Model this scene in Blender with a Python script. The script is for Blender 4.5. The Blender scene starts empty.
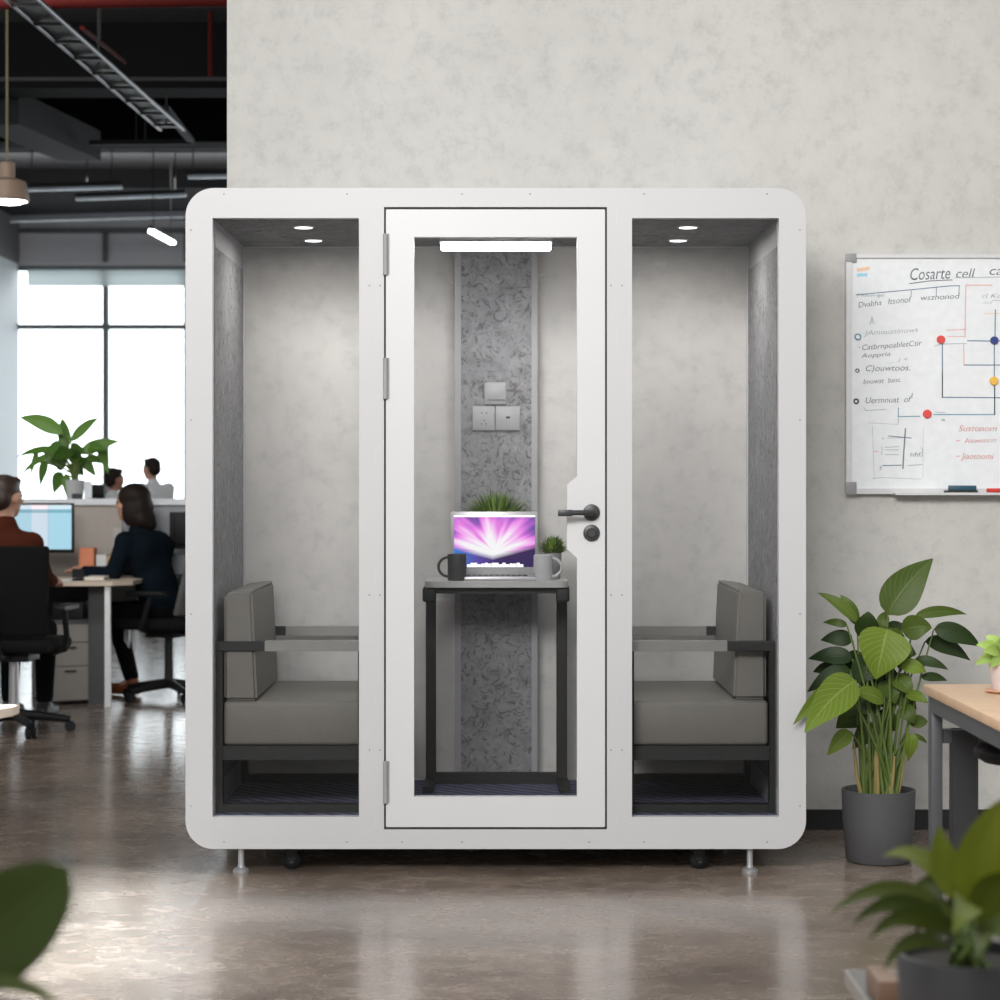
import bpy, bmesh, math, random
from mathutils import Vector, Matrix, Euler
random.seed(7)
S = bpy.context.scene
COL = S.collection
PI = math.pi

# ------------------------------------------------------------------ camera
F = 2131.2; CH = 1.3345; VX = 496.0; VY = 479.0
cam_d = bpy.data.cameras.new('camera'); cam = bpy.data.objects.new('camera', cam_d); COL.objects.link(cam)
cam.location = (0, 0, CH); cam.rotation_euler = (PI/2, 0, 0)
cam_d.sensor_width = 36; cam_d.lens = 36*F/1000
cam_d.shift_x = (500-VX)/1000; cam_d.shift_y = -(500-VY)/1000
cam_d.clip_start = .05; cam_d.clip_end = 200
cam_d.dof.use_dof = True; cam_d.dof.focus_distance = 7.35; cam_d.dof.aperture_fstop = 4.0
S.camera = cam

# ------------------------------------------------------------------ world, lights, exposure
w = bpy.data.worlds.new('world'); S.world = w; w.use_nodes = True
bgn = w.node_tree.nodes['Background']; wn = w.node_tree
# overcast daylight: bright sky beyond the office windows (+y), dimmer room light from behind the camera
_tc = wn.nodes.new('ShaderNodeTexCoord'); _sp = wn.nodes.new('ShaderNodeSeparateXYZ'); wn.links.new(_tc.outputs['Generated'], _sp.inputs[0])
_cr = wn.nodes.new('ShaderNodeValToRGB'); _mr = wn.nodes.new('ShaderNodeMapRange'); _mr.inputs['From Min'].default_value = -1
wn.links.new(_sp.outputs['Y'], _mr.inputs['Value']); wn.links.new(_mr.outputs[0], _cr.inputs[0])
_e = _cr.color_ramp.elements; _e[0].position = .60; _e[0].color = (.138, .14, .142, 1); _e[1].position = .85; _e[1].color = (.95, .985, 1, 1)
wn.links.new(_cr.outputs[0], bgn.inputs[0]); bgn.inputs[1].default_value = 4.0
S.view_settings.view_transform = 'Standard'; S.view_settings.look = 'None'
S.view_settings.gamma = 1; S.view_settings.use_curve_mapping = False
S.view_settings.exposure = 0.0

def area(name, loc, target, sx, sy, power, color=(1, 1, 1)):
    l = bpy.data.lights.new(name, 'AREA'); l.shape = 'RECTANGLE'; l.size = sx; l.size_y = sy
    l.energy = power; l.color = color
    o = bpy.data.objects.new(name, l); COL.objects.link(o); o.location = loc
    o.rotation_euler = (Vector(target)-Vector(loc)).to_track_quat('-Z', 'Y').to_euler()
    return o
_k = area('ceiling_softlight', (-1.3, 0.3, 4.1), (1.2, 8.0, 1.4), 3.6, 1.5, 158, (1, .985, .97)); _k.data.spread = math.radians(100)
area('office_ceiling_light', (-3.4, 9.6, 4.1), (-3.0, 15.5, 1.0), 2.4, 1.0, 120, (1, .98, .95))
area('added_header_fill', (-3.6, 19.0, 4.05), (-3.6, 24, 3.4), 3.0, .3, 32, (1, 1, 1))  # added light, facing away from the camera, only to brighten the window header
_d = area('added_floor_patch_light', (-1.20, 6.15, 4.2), (-1.20, 6.151, 0), .46, 1.9, 17, (.80, .91, 1)); _d.data.spread = math.radians(14); _d.rotation_euler = (0, 0, math.radians(8))  # added light out of view, stands in for the window reflection on the floor

# ------------------------------------------------------------------ helpers
def P(px, py, Y):
    return Vector(((px-VX)*Y/F, Y, CH+(VY-py)*Y/F))
def pX(px, Y): return (px-VX)*Y/F
def pZ(py, Y): return CH+(VY-py)*Y/F

MATS = {}
def mat(name, col, rough=.5, metal=0, emit=None, es=0, spec=None, noise=None, bump=None, coat=None):
    """noise=(scale, amount, detail): mottles the base colour; bump=(scale, strength)"""
    if name in MATS: return MATS[name]
    m = bpy.data.materials.new(name); m.use_nodes = True; nt = m.node_tree
    b = nt.nodes['Principled BSDF']
    c = (col[0], col[1], col[2], 1)
    b.inputs['Base Color'].default_value = c; b.inputs['Roughness'].default_value = rough
    b.inputs['Metallic'].default_value = metal
    if spec is not None: b.inputs['Specular IOR Level'].default_value = spec
    if coat: b.inputs['Coat Weight'].default_value = coat
    if emit:
        b.inputs['Emission Color'].default_value = (*emit, 1); b.inputs['Emission Strength'].default_value = es
    tc = nt.nodes.new('ShaderNodeTexCoord')
    if noise is None: noise = (30, .04, 3)
    n = nt.nodes.new('ShaderNodeTexNoise'); n.inputs['Scale'].default_value = noise[0]
    n.inputs['Detail'].default_value = noise[2]; nt.links.new(tc.outputs['Object'], n.inputs['Vector'])
    r = nt.nodes.new('ShaderNodeMapRange')
    r.inputs['From Min'].default_value = .25; r.inputs['From Max'].default_value = .75
    r.inputs['To Min'].default_value = 1-noise[1]; r.inputs['To Max'].default_value = 1+noise[1]
    nt.links.new(n.outputs['Fac'], r.inputs['Value'])
    mx = nt.nodes.new('ShaderNodeVectorMath'); mx.operation = 'SCALE'
    mx.inputs[0].default_value = col; nt.links.new(r.outputs[0], mx.inputs['Scale'])
    nt.links.new(mx.outputs[0], b.inputs['Base Color'])
    if bump:
        bn = nt.nodes.new('ShaderNodeTexNoise'); bn.inputs['Scale'].default_value = bump[0]; bn.inputs['Detail'].default_value = 5
        nt.links.new(tc.outputs['Object'], bn.inputs['Vector'])
        bp = nt.nodes.new('ShaderNodeBump'); bp.inputs['Strength'].default_value = bump[1]; bp.inputs['Distance'].default_value = .01
        nt.links.new(bn.outputs['Fac'], bp.inputs['Height']); nt.links.new(bp.outputs[0], b.inputs['Normal'])
    MATS[name] = m
    return m

def ramp(nt, stops, interp='LINEAR'):
    r = nt.nodes.new('ShaderNodeValToRGB'); r.color_ramp.interpolation = interp
    e = r.color_ramp.elements
    e[0].position = stops[0][0]; e[0].color = (*stops[0][1], 1)
    e[1].position = stops[-1][0]; e[1].color = (*stops[-1][1], 1)
    for p, c in stops[1:-1]:
        x = e.new(p); x.color = (*c, 1)
    return r
def mixc(nt, a, b, fac, mode='MIX'):
    m = nt.nodes.new('ShaderNodeMix'); m.data_type = 'RGBA'; m.blend_type = mode
    for s, v in ((0, fac), (6, a), (7, b)):
        if isinstance(v, (int, float)): m.inputs[s].default_value = v
        elif isinstance(v, tuple): m.inputs[s].default_value = (*v, 1)
        else: nt.links.new(v, m.inputs[s])
    return m.outputs[2]
def noise_node(nt, vec, scale, detail=4, rough=.5, dist=0):
    n = nt.nodes.new('ShaderNodeTexNoise'); n.inputs['Scale'].default_value = scale
    n.inputs['Detail'].default_value = detail; n.inputs['Roughness'].default_value = rough
    n.inputs['Distortion'].default_value = dist
    nt.links.new(vec, n.inputs['Vector']); return n.outputs['Fac']
def mapping(nt, vec, scale, rot=(0, 0, 0)):
    m = nt.nodes.new('ShaderNodeMapping'); m.inputs['Scale'].default_value = scale; m.inputs['Rotation'].default_value = rot
    nt.links.new(vec, m.inputs['Vector']); return m.outputs[0]
def newmat(name):
    m = bpy.data.materials.new(name); m.use_nodes = True; MATS[name] = m
    return m, m.node_tree, m.node_tree.nodes['Principled BSDF'], m.node_tree.nodes.new('ShaderNodeTexCoord')
def add_bump(nt, b, h, strength, dist=.01):
    bp = nt.nodes.new('ShaderNodeBump'); bp.inputs['Strength'].default_value = strength; bp.inputs['Distance'].default_value = dist
    nt.links.new(h, bp.inputs['Height']); nt.links.new(bp.outputs[0], b.inputs['Normal'])

# ---- special materials
def m_concrete():
    m, nt, b, tc = newmat('concrete_wall'); o = tc.outputs['Object']
    n1 = noise_node(nt, o, 1.6, 9, .72, .2); n2 = noise_node(nt, o, 14, 10, .75, .1); n3 = noise_node(nt, o, 45, 6, .65)
    r1 = ramp(nt, [(.3, (.52, .51, .48)), (.5, (.565, .555, .525)), (.72, (.61, .595, .565))]); nt.links.new(n1, r1.inputs[0])
    r2 = ramp(nt, [(.32, (.84, .84, .835)), (.50, (1, 1, 1)), (.72, (1.05, 1.04, 1.02))]); nt.links.new(n2, r2.inputs[0])
    r3 = ramp(nt, [(.24, (.80, .80, .80)), (.36, (.99, .99, .99)), (1, (1, 1, 1))]); nt.links.new(n3, r3.inputs[0])
    c = mixc(nt, r1.outputs[0], r2.outputs[0], 1.0, 'MULTIPLY'); c = mixc(nt, c, r3.outputs[0], .7, 'MULTIPLY')
    nt.links.new(c, b.inputs['Base Color']); b.inputs['Roughness'].default_value = .75
    add_bump(nt, b, n2, .12); return m
def m_felt(name, dark, light):
    m, nt, b, tc = newmat(name); o = tc.outputs['Object']
    n1 = noise_node(nt, o, 9, 8, .7, 1.4); n2 = noise_node(nt, o, 22, 6, .75, 2.5); n3 = noise_node(nt, o, 140, 3)
    r1 = ramp(nt, [(.3, dark), (.7, light)]); nt.links.new(n1, r1.inputs[0])
    r2 = ramp(nt, [(.0, (.1, .1, .1)), (.41, (.30, .30, .30)), (.48, (.92, .92, .92)), (1, (1.05, 1.05, 1.05))]); nt.links.new(n2, r2.inputs[0])
    c = mixc(nt, r1.outputs[0], r2.outputs[0], .72, 'MULTIPLY')
    nt.links.new(c, b.inputs['Base Color']); b.inputs['Roughness'].default_value = .95
    add_bump(nt, b, n3, .3, .003); return m
def m_floor():
    m, nt, b, tc = newmat('polished_floor'); o = tc.outputs['Object']
    v = mapping(nt, o, (.55, 1.0, 1)); n1 = noise_node(nt, v, 1.6, 7, .62, .8)
    v2 = mapping(nt, o, (1, 1.4, 1)); n2 = noise_node(nt, v2, 9, 8, .7, .6); n3 = noise_node(nt, o, 60, 4)
    r1 = ramp(nt, [(.3, (.13, .098, .078)), (.48, (.235, .182, .146)), (.7, (.35, .28, .225))]); nt.links.new(n1, r1.inputs[0])
    r2 = ramp(nt, [(.3, (.72, .71, .70)), (.55, (1, 1, 1)), (.8, (1.1, 1.08, 1.05))]); nt.links.new(n2, r2.inputs[0])
    c = mixc(nt, r1.outputs[0], r2.outputs[0], .9, 'MULTIPLY')
    nt.links.new(c, b.inputs['Base Color'])
    rr = nt.nodes.new('ShaderNodeMapRange'); nt.links.new(n2, rr.inputs['Value'])
    rr.inputs['From Min'].default_value = .3; rr.inputs['From Max'].default_value = .7
    rr.inputs['To Min'].default_value = .16; rr.inputs['To Max'].default_value = .34
    nt.links.new(rr.outputs[0], b.inputs['Roughness']); b.inputs['Specular IOR Level'].default_value = .5
    b.inputs['Coat Weight'].default_value = .5; b.inputs['Coat Roughness'].default_value = .15
    mm = nt.nodes.new('ShaderNodeMath'); mm.operation = 'ADD'; nt.links.new(n2, mm.inputs[0]); nt.links.new(n3, mm.inputs[1])
    add_bump(nt, b, mm.outputs[0], .06); return m
def m_planks():
    m, nt, b, tc = newmat('office_plank_floor'); o = tc.outputs['Object']
    br = nt.nodes.new('ShaderNodeTexBrick'); br.inputs['Scale'].default_value = 1; nt.links.new(o, br.inputs['Vector'])
    br.inputs['Brick Width'].default_value = 1.5; br.inputs['Row Height'].default_value = .22; br.inputs['Mortar Size'].default_value = .004
    br.inputs['Color1'].default_value = (.105, .095, .088, 1); br.inputs['Color2'].default_value = (.085, .078, .073, 1); br.inputs['Mortar'].default_value = (.03, .03, .03, 1)
    v = mapping(nt, o, (1, 8, 1)); n = noise_node(nt, v, 3, 6)
    r = ramp(nt, [(.3, (.75, .75, .75)), (.7, (1.15, 1.15, 1.15))]); nt.links.new(n, r.inputs[0])
    nt.links.new(mixc(nt, br.outputs[0], r.outputs[0], 1.0, 'MULTIPLY'), b.inputs['Base Color'])
    b.inputs['Roughness'].default_value = .42; b.inputs['Specular IOR Level'].default_value = .3; return m
def m_carpet():
    m, nt, b, tc = newmat('navy_carpet'); o = tc.outputs['Object']
    wv = nt.nodes.new('ShaderNodeTexWave'); wv.wave_type = 'BANDS'; wv.bands_direction = 'DIAGONAL'
    wv.inputs['Scale'].default_value = 9; wv.inputs['Distortion'].default_value = 3; wv.inputs['Detail'].default_value = 2
    nt.links.new(o, wv.inputs['Vector']); n = noise_node(nt, o, 160, 4)
    r = ramp(nt, [(.2, (.035, .038, .070)), (.8, (.10, .108, .18))]); nt.links.new(wv.outputs['Fac'], r.inputs[0])
    r2 = ramp(nt, [(.3, (.5, .5, .5)), (.7, (1.3, 1.3, 1.3))]); nt.links.new(n, r2.inputs[0])
    nt.links.new(mixc(nt, r.outputs[0], r2.outputs[0], 1.0, 'MULTIPLY'), b.inputs['Base Color'])
    b.inputs['Roughness'].default_value = .95; add_bump(nt, b, n, .6, .004); return m
def m_glass(name, tint, ior=1.45, k=1.0):
    m = bpy.data.materials.new(name); m.use_nodes = True; nt = m.node_tree
    nt.nodes.remove(nt.nodes['Principled BSDF'])
    t = nt.nodes.new('ShaderNodeBsdfTransparent'); t.inputs[0].default_value = (*tint, 1)
    g = nt.nodes.new('ShaderNodeBsdfGlossy'); g.inputs['Roughness'].default_value = .02
    f = nt.nodes.new('ShaderNodeFresnel'); f.inputs[0].default_value = ior
    mu = nt.nodes.new('ShaderNodeMath'); mu.operation = 'MULTIPLY'; mu.inputs[1].default_value = k; nt.links.new(f.outputs[0], mu.inputs[0])
    mx = nt.nodes.new('ShaderNodeMixShader'); nt.links.new(mu.outputs[0], mx.inputs[0])
    nt.links.new(t.outputs[0], mx.inputs[1]); nt.links.new(g.outputs[0], mx.inputs[2])
    nt.links.new(mx.outputs[0], nt.nodes['Material Output'].inputs[0]); MATS[name] = m; return m
def m_leaf(name, dark, light, vein=(.35, .42, .16), veinamt=.35, rough=.38):
    m, nt, b, tc = newmat(name)
    at = nt.nodes.new('ShaderNodeAttribute'); at.attribute_name = 'tone'
    uv = tc.outputs['UV']; sp = nt.nodes.new('ShaderNodeSeparateXYZ'); nt.links.new(uv, sp.inputs[0])
    base = mixc(nt, dark, light, at.outputs['Fac'])
    # midrib + side veins from the leaf's own uv
    a = nt.nodes.new('ShaderNodeMath'); a.operation = 'ABSOLUTE'; nt.links.new(sp.outputs[0], a.inputs[0])
    mr = nt.nodes.new('ShaderNodeMapRange'); nt.links.new(a.outputs[0], mr.inputs['Value'])
    mr.inputs['From Min'].default_value = .0; mr.inputs['From Max'].default_value = .07; mr.inputs['To Min'].default_value = 1; mr.inputs['To Max'].default_value = 0
    q = nt.nodes.new('ShaderNodeMath'); q.operation = 'MULTIPLY_ADD'; q.inputs[1].default_value = -.35
    nt.links.new(a.outputs[0], q.inputs[0]); nt.links.new(sp.outputs[1], q.inputs[2])
    s = nt.nodes.new('ShaderNodeMath'); s.operation = 'MULTIPLY'; s.inputs[1].default_value = 55; nt.links.new(q.outputs[0], s.inputs[0])
    sn = nt.nodes.new('ShaderNodeMath'); sn.operation = 'SINE'; nt.links.new(s.outputs[0], sn.inputs[0])
    r = nt.nodes.new('ShaderNodeMapRange'); nt.links.new(sn.outputs[0], r.inputs['Value'])
    r.inputs['From Min'].default_value = .7; r.inputs['From Max'].default_value = 1; r.inputs['To Max'].default_value = .5
    mxx = nt.nodes.new('ShaderNodeMath'); mxx.operation = 'MAXIMUM'; nt.links.new(mr.outputs[0], mxx.inputs[0]); nt.links.new(r.outputs[0], mxx.inputs[1])
    tm = nt.nodes.new('ShaderNodeMath'); tm.operation = 'MULTIPLY'; nt.links.new(mxx.outputs[0], tm.inputs[0]); nt.links.new(at.outputs['Fac'], tm.inputs[1])
    t2 = nt.nodes.new('ShaderNodeMath'); t2.operation = 'MULTIPLY'; nt.links.new(tm.outputs[0], t2.inputs[0]); t2.inputs[1].default_value = veinamt
    c = mixc(nt, base, vein, t2.outputs[0]); nt.links.new(c, b.inputs['Base Color'])
    b.inputs['Roughness'].default_value = rough; b.inputs['Specular IOR Level'].default_value = .28
    add_bump(nt, b, mxx.outputs[0], .25, .003)
    return m

CONC = m_concrete(); FELT = m_felt('grey_felt', (.15, .15, .155), (.27, .27, .275)); FLOOR = m_floor(); CARPET = m_carpet()
GLASS = m_glass('pod_glass', (.955, .955, .958), 1.45, .3); BGLASS = m_glass('pod_back_glass', (.955, .955, .958), 1.45, .02); WGLASS = m_glass('window_glass', (.97, .99, 1))
WHITE = mat('white_powder_coat', (.525, .525, .53), .42, noise=(3, .012, 2))
WHITED = mat('white_door_coat', (.60, .60, .605), .38, noise=(3, .012, 2))
GAP = mat('dark_gasket', (.03, .03, .03), .7)
STEELG = mat('satin_grey_metal', (.42, .42, .43), .4, .6)
LINER = mat('light_grey_liner', (.27, .27, .275), .6)
DARKM = mat('anthracite_metal', (.016, .0165, .016), .55, spec=.3)
BLACKP = mat('black_plastic', (.008, .008, .009), .5, spec=.25)
BLACKF = mat('black_mesh_fabric', (.007, .007, .007), .9, spec=.15, bump=(300, .4))
TAUPE = mat('taupe_leatherette', (.125, .119, .105), .55, noise=(14, .05, 4), bump=(180, .12))
ARMG = mat('brushed_arm_grey', (.23, .23, .215), .35, .3)
WOOD = mat('pale_wood', (.60, .40, .25), .45, noise=(18, .10, 5))
WOODD = mat('pale_desk_top', (.62, .52, .42), .45, noise=(12, .06, 4))

def ob(name, me, m=None, parent=None):
    o = bpy.data.objects.new(name, me); COL.objects.link(o)
    if m is not None and not me.materials: me.materials.append(m)
    if parent is not None: o.parent = parent
    return o
WINV = {}
def build(bm, name, m, parent=None, smooth=False, ang=None, kind=None, label=None, recalc=True):
    """bmesh in world coordinates -> ONE mesh object, stored relative to its thing's base"""
    if recalc: bmesh.ops.recalc_face_normals(bm, faces=bm.faces)
    root = parent
    while root is not None and root.parent is not None: root = root.parent
    if root is not None and root.name in WINV: bm.transform(WINV[root.name])
    me = bpy.data.meshes.new(name); bm.to_mesh(me); bm.free()
    if smooth:
        me.polygons.foreach_set('use_smooth', [True]*len(me.polygons))
        me.set_sharp_from_angle(angle=ang or math.radians(40))
    o = ob(name, me, m, parent)
    if kind: o['kind'] = kind
    if label: o['label'] = label
    return o
def tag(o, label, cat, group=None):
    o['label'] = label; o['category'] = cat
    if group: o['group'] = group
    return o
def thing(name, label, cat, loc=(0, 0, 0), group=None):
    o = bpy.data.objects.new(name, None); COL.objects.link(o); o.location = loc; o.empty_display_size = .1
    WINV[o.name] = Matrix.Translation(-Vector(loc))
    return tag(o, label, cat, group)
def dup(root, loc, rz, label):
    r = root.copy(); COL.objects.link(r); r.location = loc; r.rotation_euler = (0, 0, rz); r['label'] = label
    for ch in list(root.children):
        c = ch.copy(); COL.objects.link(c); c.parent = r
        for g in list(ch.children):
            d = g.copy(); COL.objects.link(d); d.parent = c
    return r

def abox(bm, x0, x1, y0, y1, z0, z1, bev=0, seg=2):
    x0, x1 = min(x0, x1), max(x0, x1); y0, y1 = min(y0, y1), max(y0, y1); z0, z1 = min(z0, z1), max(z0, z1)
    r = bmesh.ops.create_cube(bm, size=1)
    bmesh.ops.scale(bm, vec=(x1-x0, y1-y0, z1-z0), verts=r['verts'])
    bmesh.ops.translate(bm, vec=((x0+x1)/2, (y0+y1)/2, (z0+z1)/2), verts=r['verts'])
    if bev:
        es = list({e for v in r['verts'] for e in v.link_edges})
        bmesh.ops.bevel(bm, geom=es, offset=bev, segments=seg, affect='EDGES', profile=.5)
def box(name, x0, x1, y0, y1, z0, z1, m, parent=None, bev=0, seg=2, **k):
    bm = bmesh.new(); abox(bm, x0, x1, y0, y1, z0, z1, bev, seg)
    return build(bm, name, m, parent, smooth=bev > 0 and seg > 1, **k)
def frame_of(d):
    d = d.normalized(); a = Vector((0, 0, 1)) if abs(d.z) < .95 else Vector((1, 0, 0))
    u = d.cross(a).normalized(); return u, d.cross(u).normalized()
def atube(bm, pts, radii, seg=10, cap=True):
    pts = [Vector(p) for p in pts]
    if not hasattr(radii, '__len__'): radii = [radii]*len(pts)
    rings = []; u = None
    for i, p in enumerate(pts):
        d = (pts[min(i+1, len(pts)-1)]-pts[max(i-1, 0)])
        if u is None: u, v = frame_of(d)
        else:
            dn = d.normalized(); u = (u-dn*u.dot(dn)).normalized(); v = dn.cross(u)
        rings.append([bm.verts.new(p+(u*math.cos(2*PI*k/seg)+v*math.sin(2*PI*k/seg))*radii[i]) for k in range(seg)])
    for a, b in zip(rings, rings[1:]):
        for k in range(seg): bm.faces.new((a[k], a[(k+1) % seg], b[(k+1) % seg], b[k]))
    if cap: bm.faces.new(rings[0][::-1]); bm.faces.new(rings[-1])
def alathe(bm, c, prof, seg=32, axis='z'):
    """prof: list of (r, h) along the axis"""
    c = Vector(c); rings = []
    for r, h in prof:
        ring = []
        if r < 1e-6:
            ring = [bm.verts.new(c+(Vector((0, 0, h)) if axis == 'z' else Vector((0, h, 0)) if axis == 'y' else Vector((h, 0, 0))))]
        else:
            for k in range(seg):
                a = 2*PI*k/seg; x, y = r*math.cos(a), r*math.sin(a)
                ring.append(bm.verts.new(c+(Vector((x, y, h)) if axis == 'z' else Vector((x, h, y)) if axis == 'y' else Vector((h, x, y)))))
        rings.append(ring)
    for a, b in zip(rings, rings[1:]):
        if len(a) == 1 and len(b) == 1: continue
        for k in range(seg):
            k2 = (k+1) % seg
            if len(a) == 1: bm.faces.new((a[0], b[k], b[k2]))
            elif len(b) == 1: bm.faces.new((a[k], b[0], a[k2]))
            else: bm.faces.new((a[k], a[k2], b[k2], b[k]))
def lathe(name, c, prof, m, parent=None, seg=32, axis='z', **k):
    bm = bmesh.new(); alathe(bm, c, prof, seg, axis); return build(bm, name, m, parent, smooth=True, ang=math.radians(50), **k)
def tube(name, pts, r, m, parent=None, seg=10, **k):
    bm = bmesh.new(); atube(bm, pts, r, seg); return build(bm, name, m, parent, smooth=True, **k)
def aplate(bm, loops, y0, y1):
    """loops of (x,z): the first the outline, the others holes; extruded along y"""
    es = []
    for lp in loops:
        vs = [bm.verts.new((x, y0, z)) for x, z in lp]
        es += [bm.edges.new((vs[i], vs[(i+1) % len(vs)])) for i in range(len(vs))]
    r = bmesh.ops.triangle_fill(bm, edges=es, use_beauty=True)
    fs = [f for f in r['geom'] if isinstance(f, bmesh.types.BMFace)]
    e = bmesh.ops.extrude_face_region(bm, geom=fs)
    vs = [v for v in e['geom'] if isinstance(v, bmesh.types.BMVert)]
    bmesh.ops.translate(bm, vec=(0, y1-y0, 0), verts=vs)
def rrect(x0, x1, z0, z1, r, n=8):
    out = []
    for cx, cz, a0 in ((x1-r, z1-r, 0), (x0+r, z1-r, 90), (x0+r, z0+r, 180), (x1-r, z0+r, 270)):
        for i in range(n+1):
            a = math.radians(a0+90*i/n); out.append((cx+r*math.cos(a), cz+r*math.sin(a)))
    return out
def rect(x0, x1, z0, z1): return [(x0, z0), (x1, z0), (x1, z1), (x0, z1)]

def bar(bm, p0, p1, wx, hz):
    p0, p1 = Vector(p0), Vector(p1); d = (p1-p0).normalized(); s = d.cross(Vector((0, 0, 1))).normalized(); u = s.cross(d)
    vs = [bm.verts.new(p+s*a*wx/2+u*b*hz/2) for p in (p0, p1) for a, b in ((-1, -1), (1, -1), (1, 1), (-1, 1))]
    for f in ((0, 1, 2, 3), (7, 6, 5, 4), (0, 4, 5, 1), (1, 5, 6, 2), (2, 6, 7, 3), (3, 7, 4, 0)): bm.faces.new([vs[i] for i in f])
def m_trans(name, col):
    m, nt, b, tc = newmat(name); n = noise_node(nt, tc.outputs['Object'], 200, 2)
    t = nt.nodes.new('ShaderNodeBsdfTranslucent'); r = ramp(nt, [(.3, tuple(c*.93 for c in col)), (.7, col)]); nt.links.new(n, r.inputs[0]); nt.links.new(r.outputs[0], t.inputs[0])
    b.inputs['Base Color'].default_value = (*col, 1)
    mx = nt.nodes.new('ShaderNodeMixShader'); mx.inputs[0].default_value = .6; nt.links.new(b.outputs[0], mx.inputs[1]); nt.links.new(t.outputs[0], mx.inputs[2])
    nt.links.new(mx.outputs[0], nt.nodes['Material Output'].inputs[0]); return m
# ---- leaves
class Leafer:
    def __init__(s): s.bm = bmesh.new(); s.uv = s.bm.loops.layers.uv.new('UVMap'); s.tones = []; s.t = s.bm.verts.layers.float.new('tone')
    def leaf(s, base, mid, tip, w, side=None, tone=.5, fold=.18, ns=10, shape='ovate'):
        base, mid, tip = Vector(base), Vector(mid), Vector(tip)
        d = tip-base
        if side is None: side = d.cross(Vector((0, -1, .15)))
        side = Vector(side)
        rows = []; prev = None
        for i in range(ns+1):
            t = i/ns
            c = base*(1-t)**2+mid*2*t*(1-t)+tip*t*t
            tg = ((mid-base)*(1-t)+(tip-mid)*t).normalized()
            sd = (side-tg*side.dot(tg)).normalized(); nn = sd.cross(tg).normalized()
            if shape == 'ovate': ww = w*.5*(math.sin(PI*t**.72))**.85*(1-.12*t) if 0 < t < 1 else 0
            elif shape == 'round': ww = w*.5*math.sin(PI*t)**.55 if 0 < t < 1 else 0
            else: ww = w*.5*(math.sin(PI*min(1, t**.6)))**.7 if 0 < t < 1 else 0
            ww = max(ww, w*.012)
            row = []
            for k in range(-3, 4):
                q = k/3
                v = s.bm.verts.new(c+sd*ww*q+nn*(abs(q)*ww*fold+math.sin(t*9+abs(q)*2)*ww*.04*abs(q)))
                v[s.t] = tone; row.append((v, q, t))
            rows.append(row)
        for a, b in zip(rows, rows[1:]):
            for k in range(6):
                f = s.bm.faces.new((a[k][0], a[k+1][0], b[k+1][0], b[k][0]))
                for l, (v, q, t) in zip(f.loops, (a[k], a[k+1], b[k+1], b[k])): l[s.uv].uv = (q, t)
    def done(s, name, m, parent):
        return build(s.bm, name, m, parent, smooth=True, ang=PI, recalc=False)

# ------------------------------------------------------------------ the setting
WY = 8.125          # face of the concrete wall
CEIL = 4.25; FAR = 24.0
o = box('floor', -9, 7, -2, FAR+.3, -.1, 0, FLOOR); o['kind'] = 'structure'
WL = pX(227, WY)
o = box('wall_back', WL, 7, WY, WY+.3, 0, CEIL, CONC); o['kind'] = 'structure'
o = box('baseboard_back', WL, 7, WY-.015, WY, 0, .075, mat('black_baseboard', (.008, .008, .008), .5)); o['kind'] = 'structure'
SLAB = mat('dark_slab', (.045, .045, .047), .95, spec=.1); BEAMM = mat('black_beam', (.004, .004, .0045), .9, spec=.1)
o = box('ceiling', -9, 7, WY+.3, FAR+.3, CEIL, CEIL+.2, SLAB); o['kind'] = 'structure'
PALE = mat('pale_blue_wall', (.82, .89, .94), .6); GREYH = mat('grey_header', (.22, .22, .235), .7); FRD = mat('dark_window_frame', (.10, .11, .12), .5)
LX = pX(19, FAR)
bm = bmesh.new(); abox(bm, LX-.2, LX, 10, FAR, 0, 3.75)
o = build(bm, 'wall_left', PALE, kind='structure')
o = box('trim_left', LX-.2, LX+.01, 10, FAR, 3.75, CEIL, GREYH); o['kind'] = 'structure'
# far window wall
def fz(py): return pZ(py, FAR)
o = box('wall_far', LX, 4, FAR, FAR+.2, 0, .8, GREYH); o['kind'] = 'structure'
hd = box('trim_header', LX, 4, FAR-.02, FAR+.2, fz(264), CEIL, mat('header_panel_grey', (.62, .62, .65), .7)); hd['kind'] = 'structure'
mx0 = pX(106, FAR)
bm = bmesh.new()
for px in (106, 187, 268, 349):
    X = pX(px, FAR); abox(bm, X-.03, X+.03, FAR-.05, FAR+.05, .8, fz(268))
for py, h in ((268, .07), (327, .055), (510, .06)):
    z = max(.83, fz(py)); abox(bm, LX, 4, FAR-.06, FAR+.05, z-h/2, z+h/2)
win = build(bm, 'window_1', FRD, kind='structure')
box('pane', LX, 4, FAR+.06, FAR+.07, .8, fz(268), WGLASS, win)
bm = bmesh.new()
for px in (106, 187, 268):
    X = pX(px, FAR); abox(bm, X-.03, X+.03, FAR-.06, FAR-.02, fz(264), fz(232))
abox(bm, LX, 4, FAR-.06, FAR-.02, fz(232)-.02, fz(230)+.02)
build(bm, 'header_mullion', FRD, win)
box('sill', LX, 4, FAR-.09, FAR-.02, fz(266), fz(263), mat('pale_trim', (.5, .5, .52), .5), win)
bl = box('roller_blind', LX+.12, pX(300, FAR), FAR-.12, FAR-.09, fz(287), fz(271), m_trans('blind_fabric', (.80, .85, .85)))
tag(bl, 'pale roller blind rolled up under the window header', 'blind')

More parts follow.
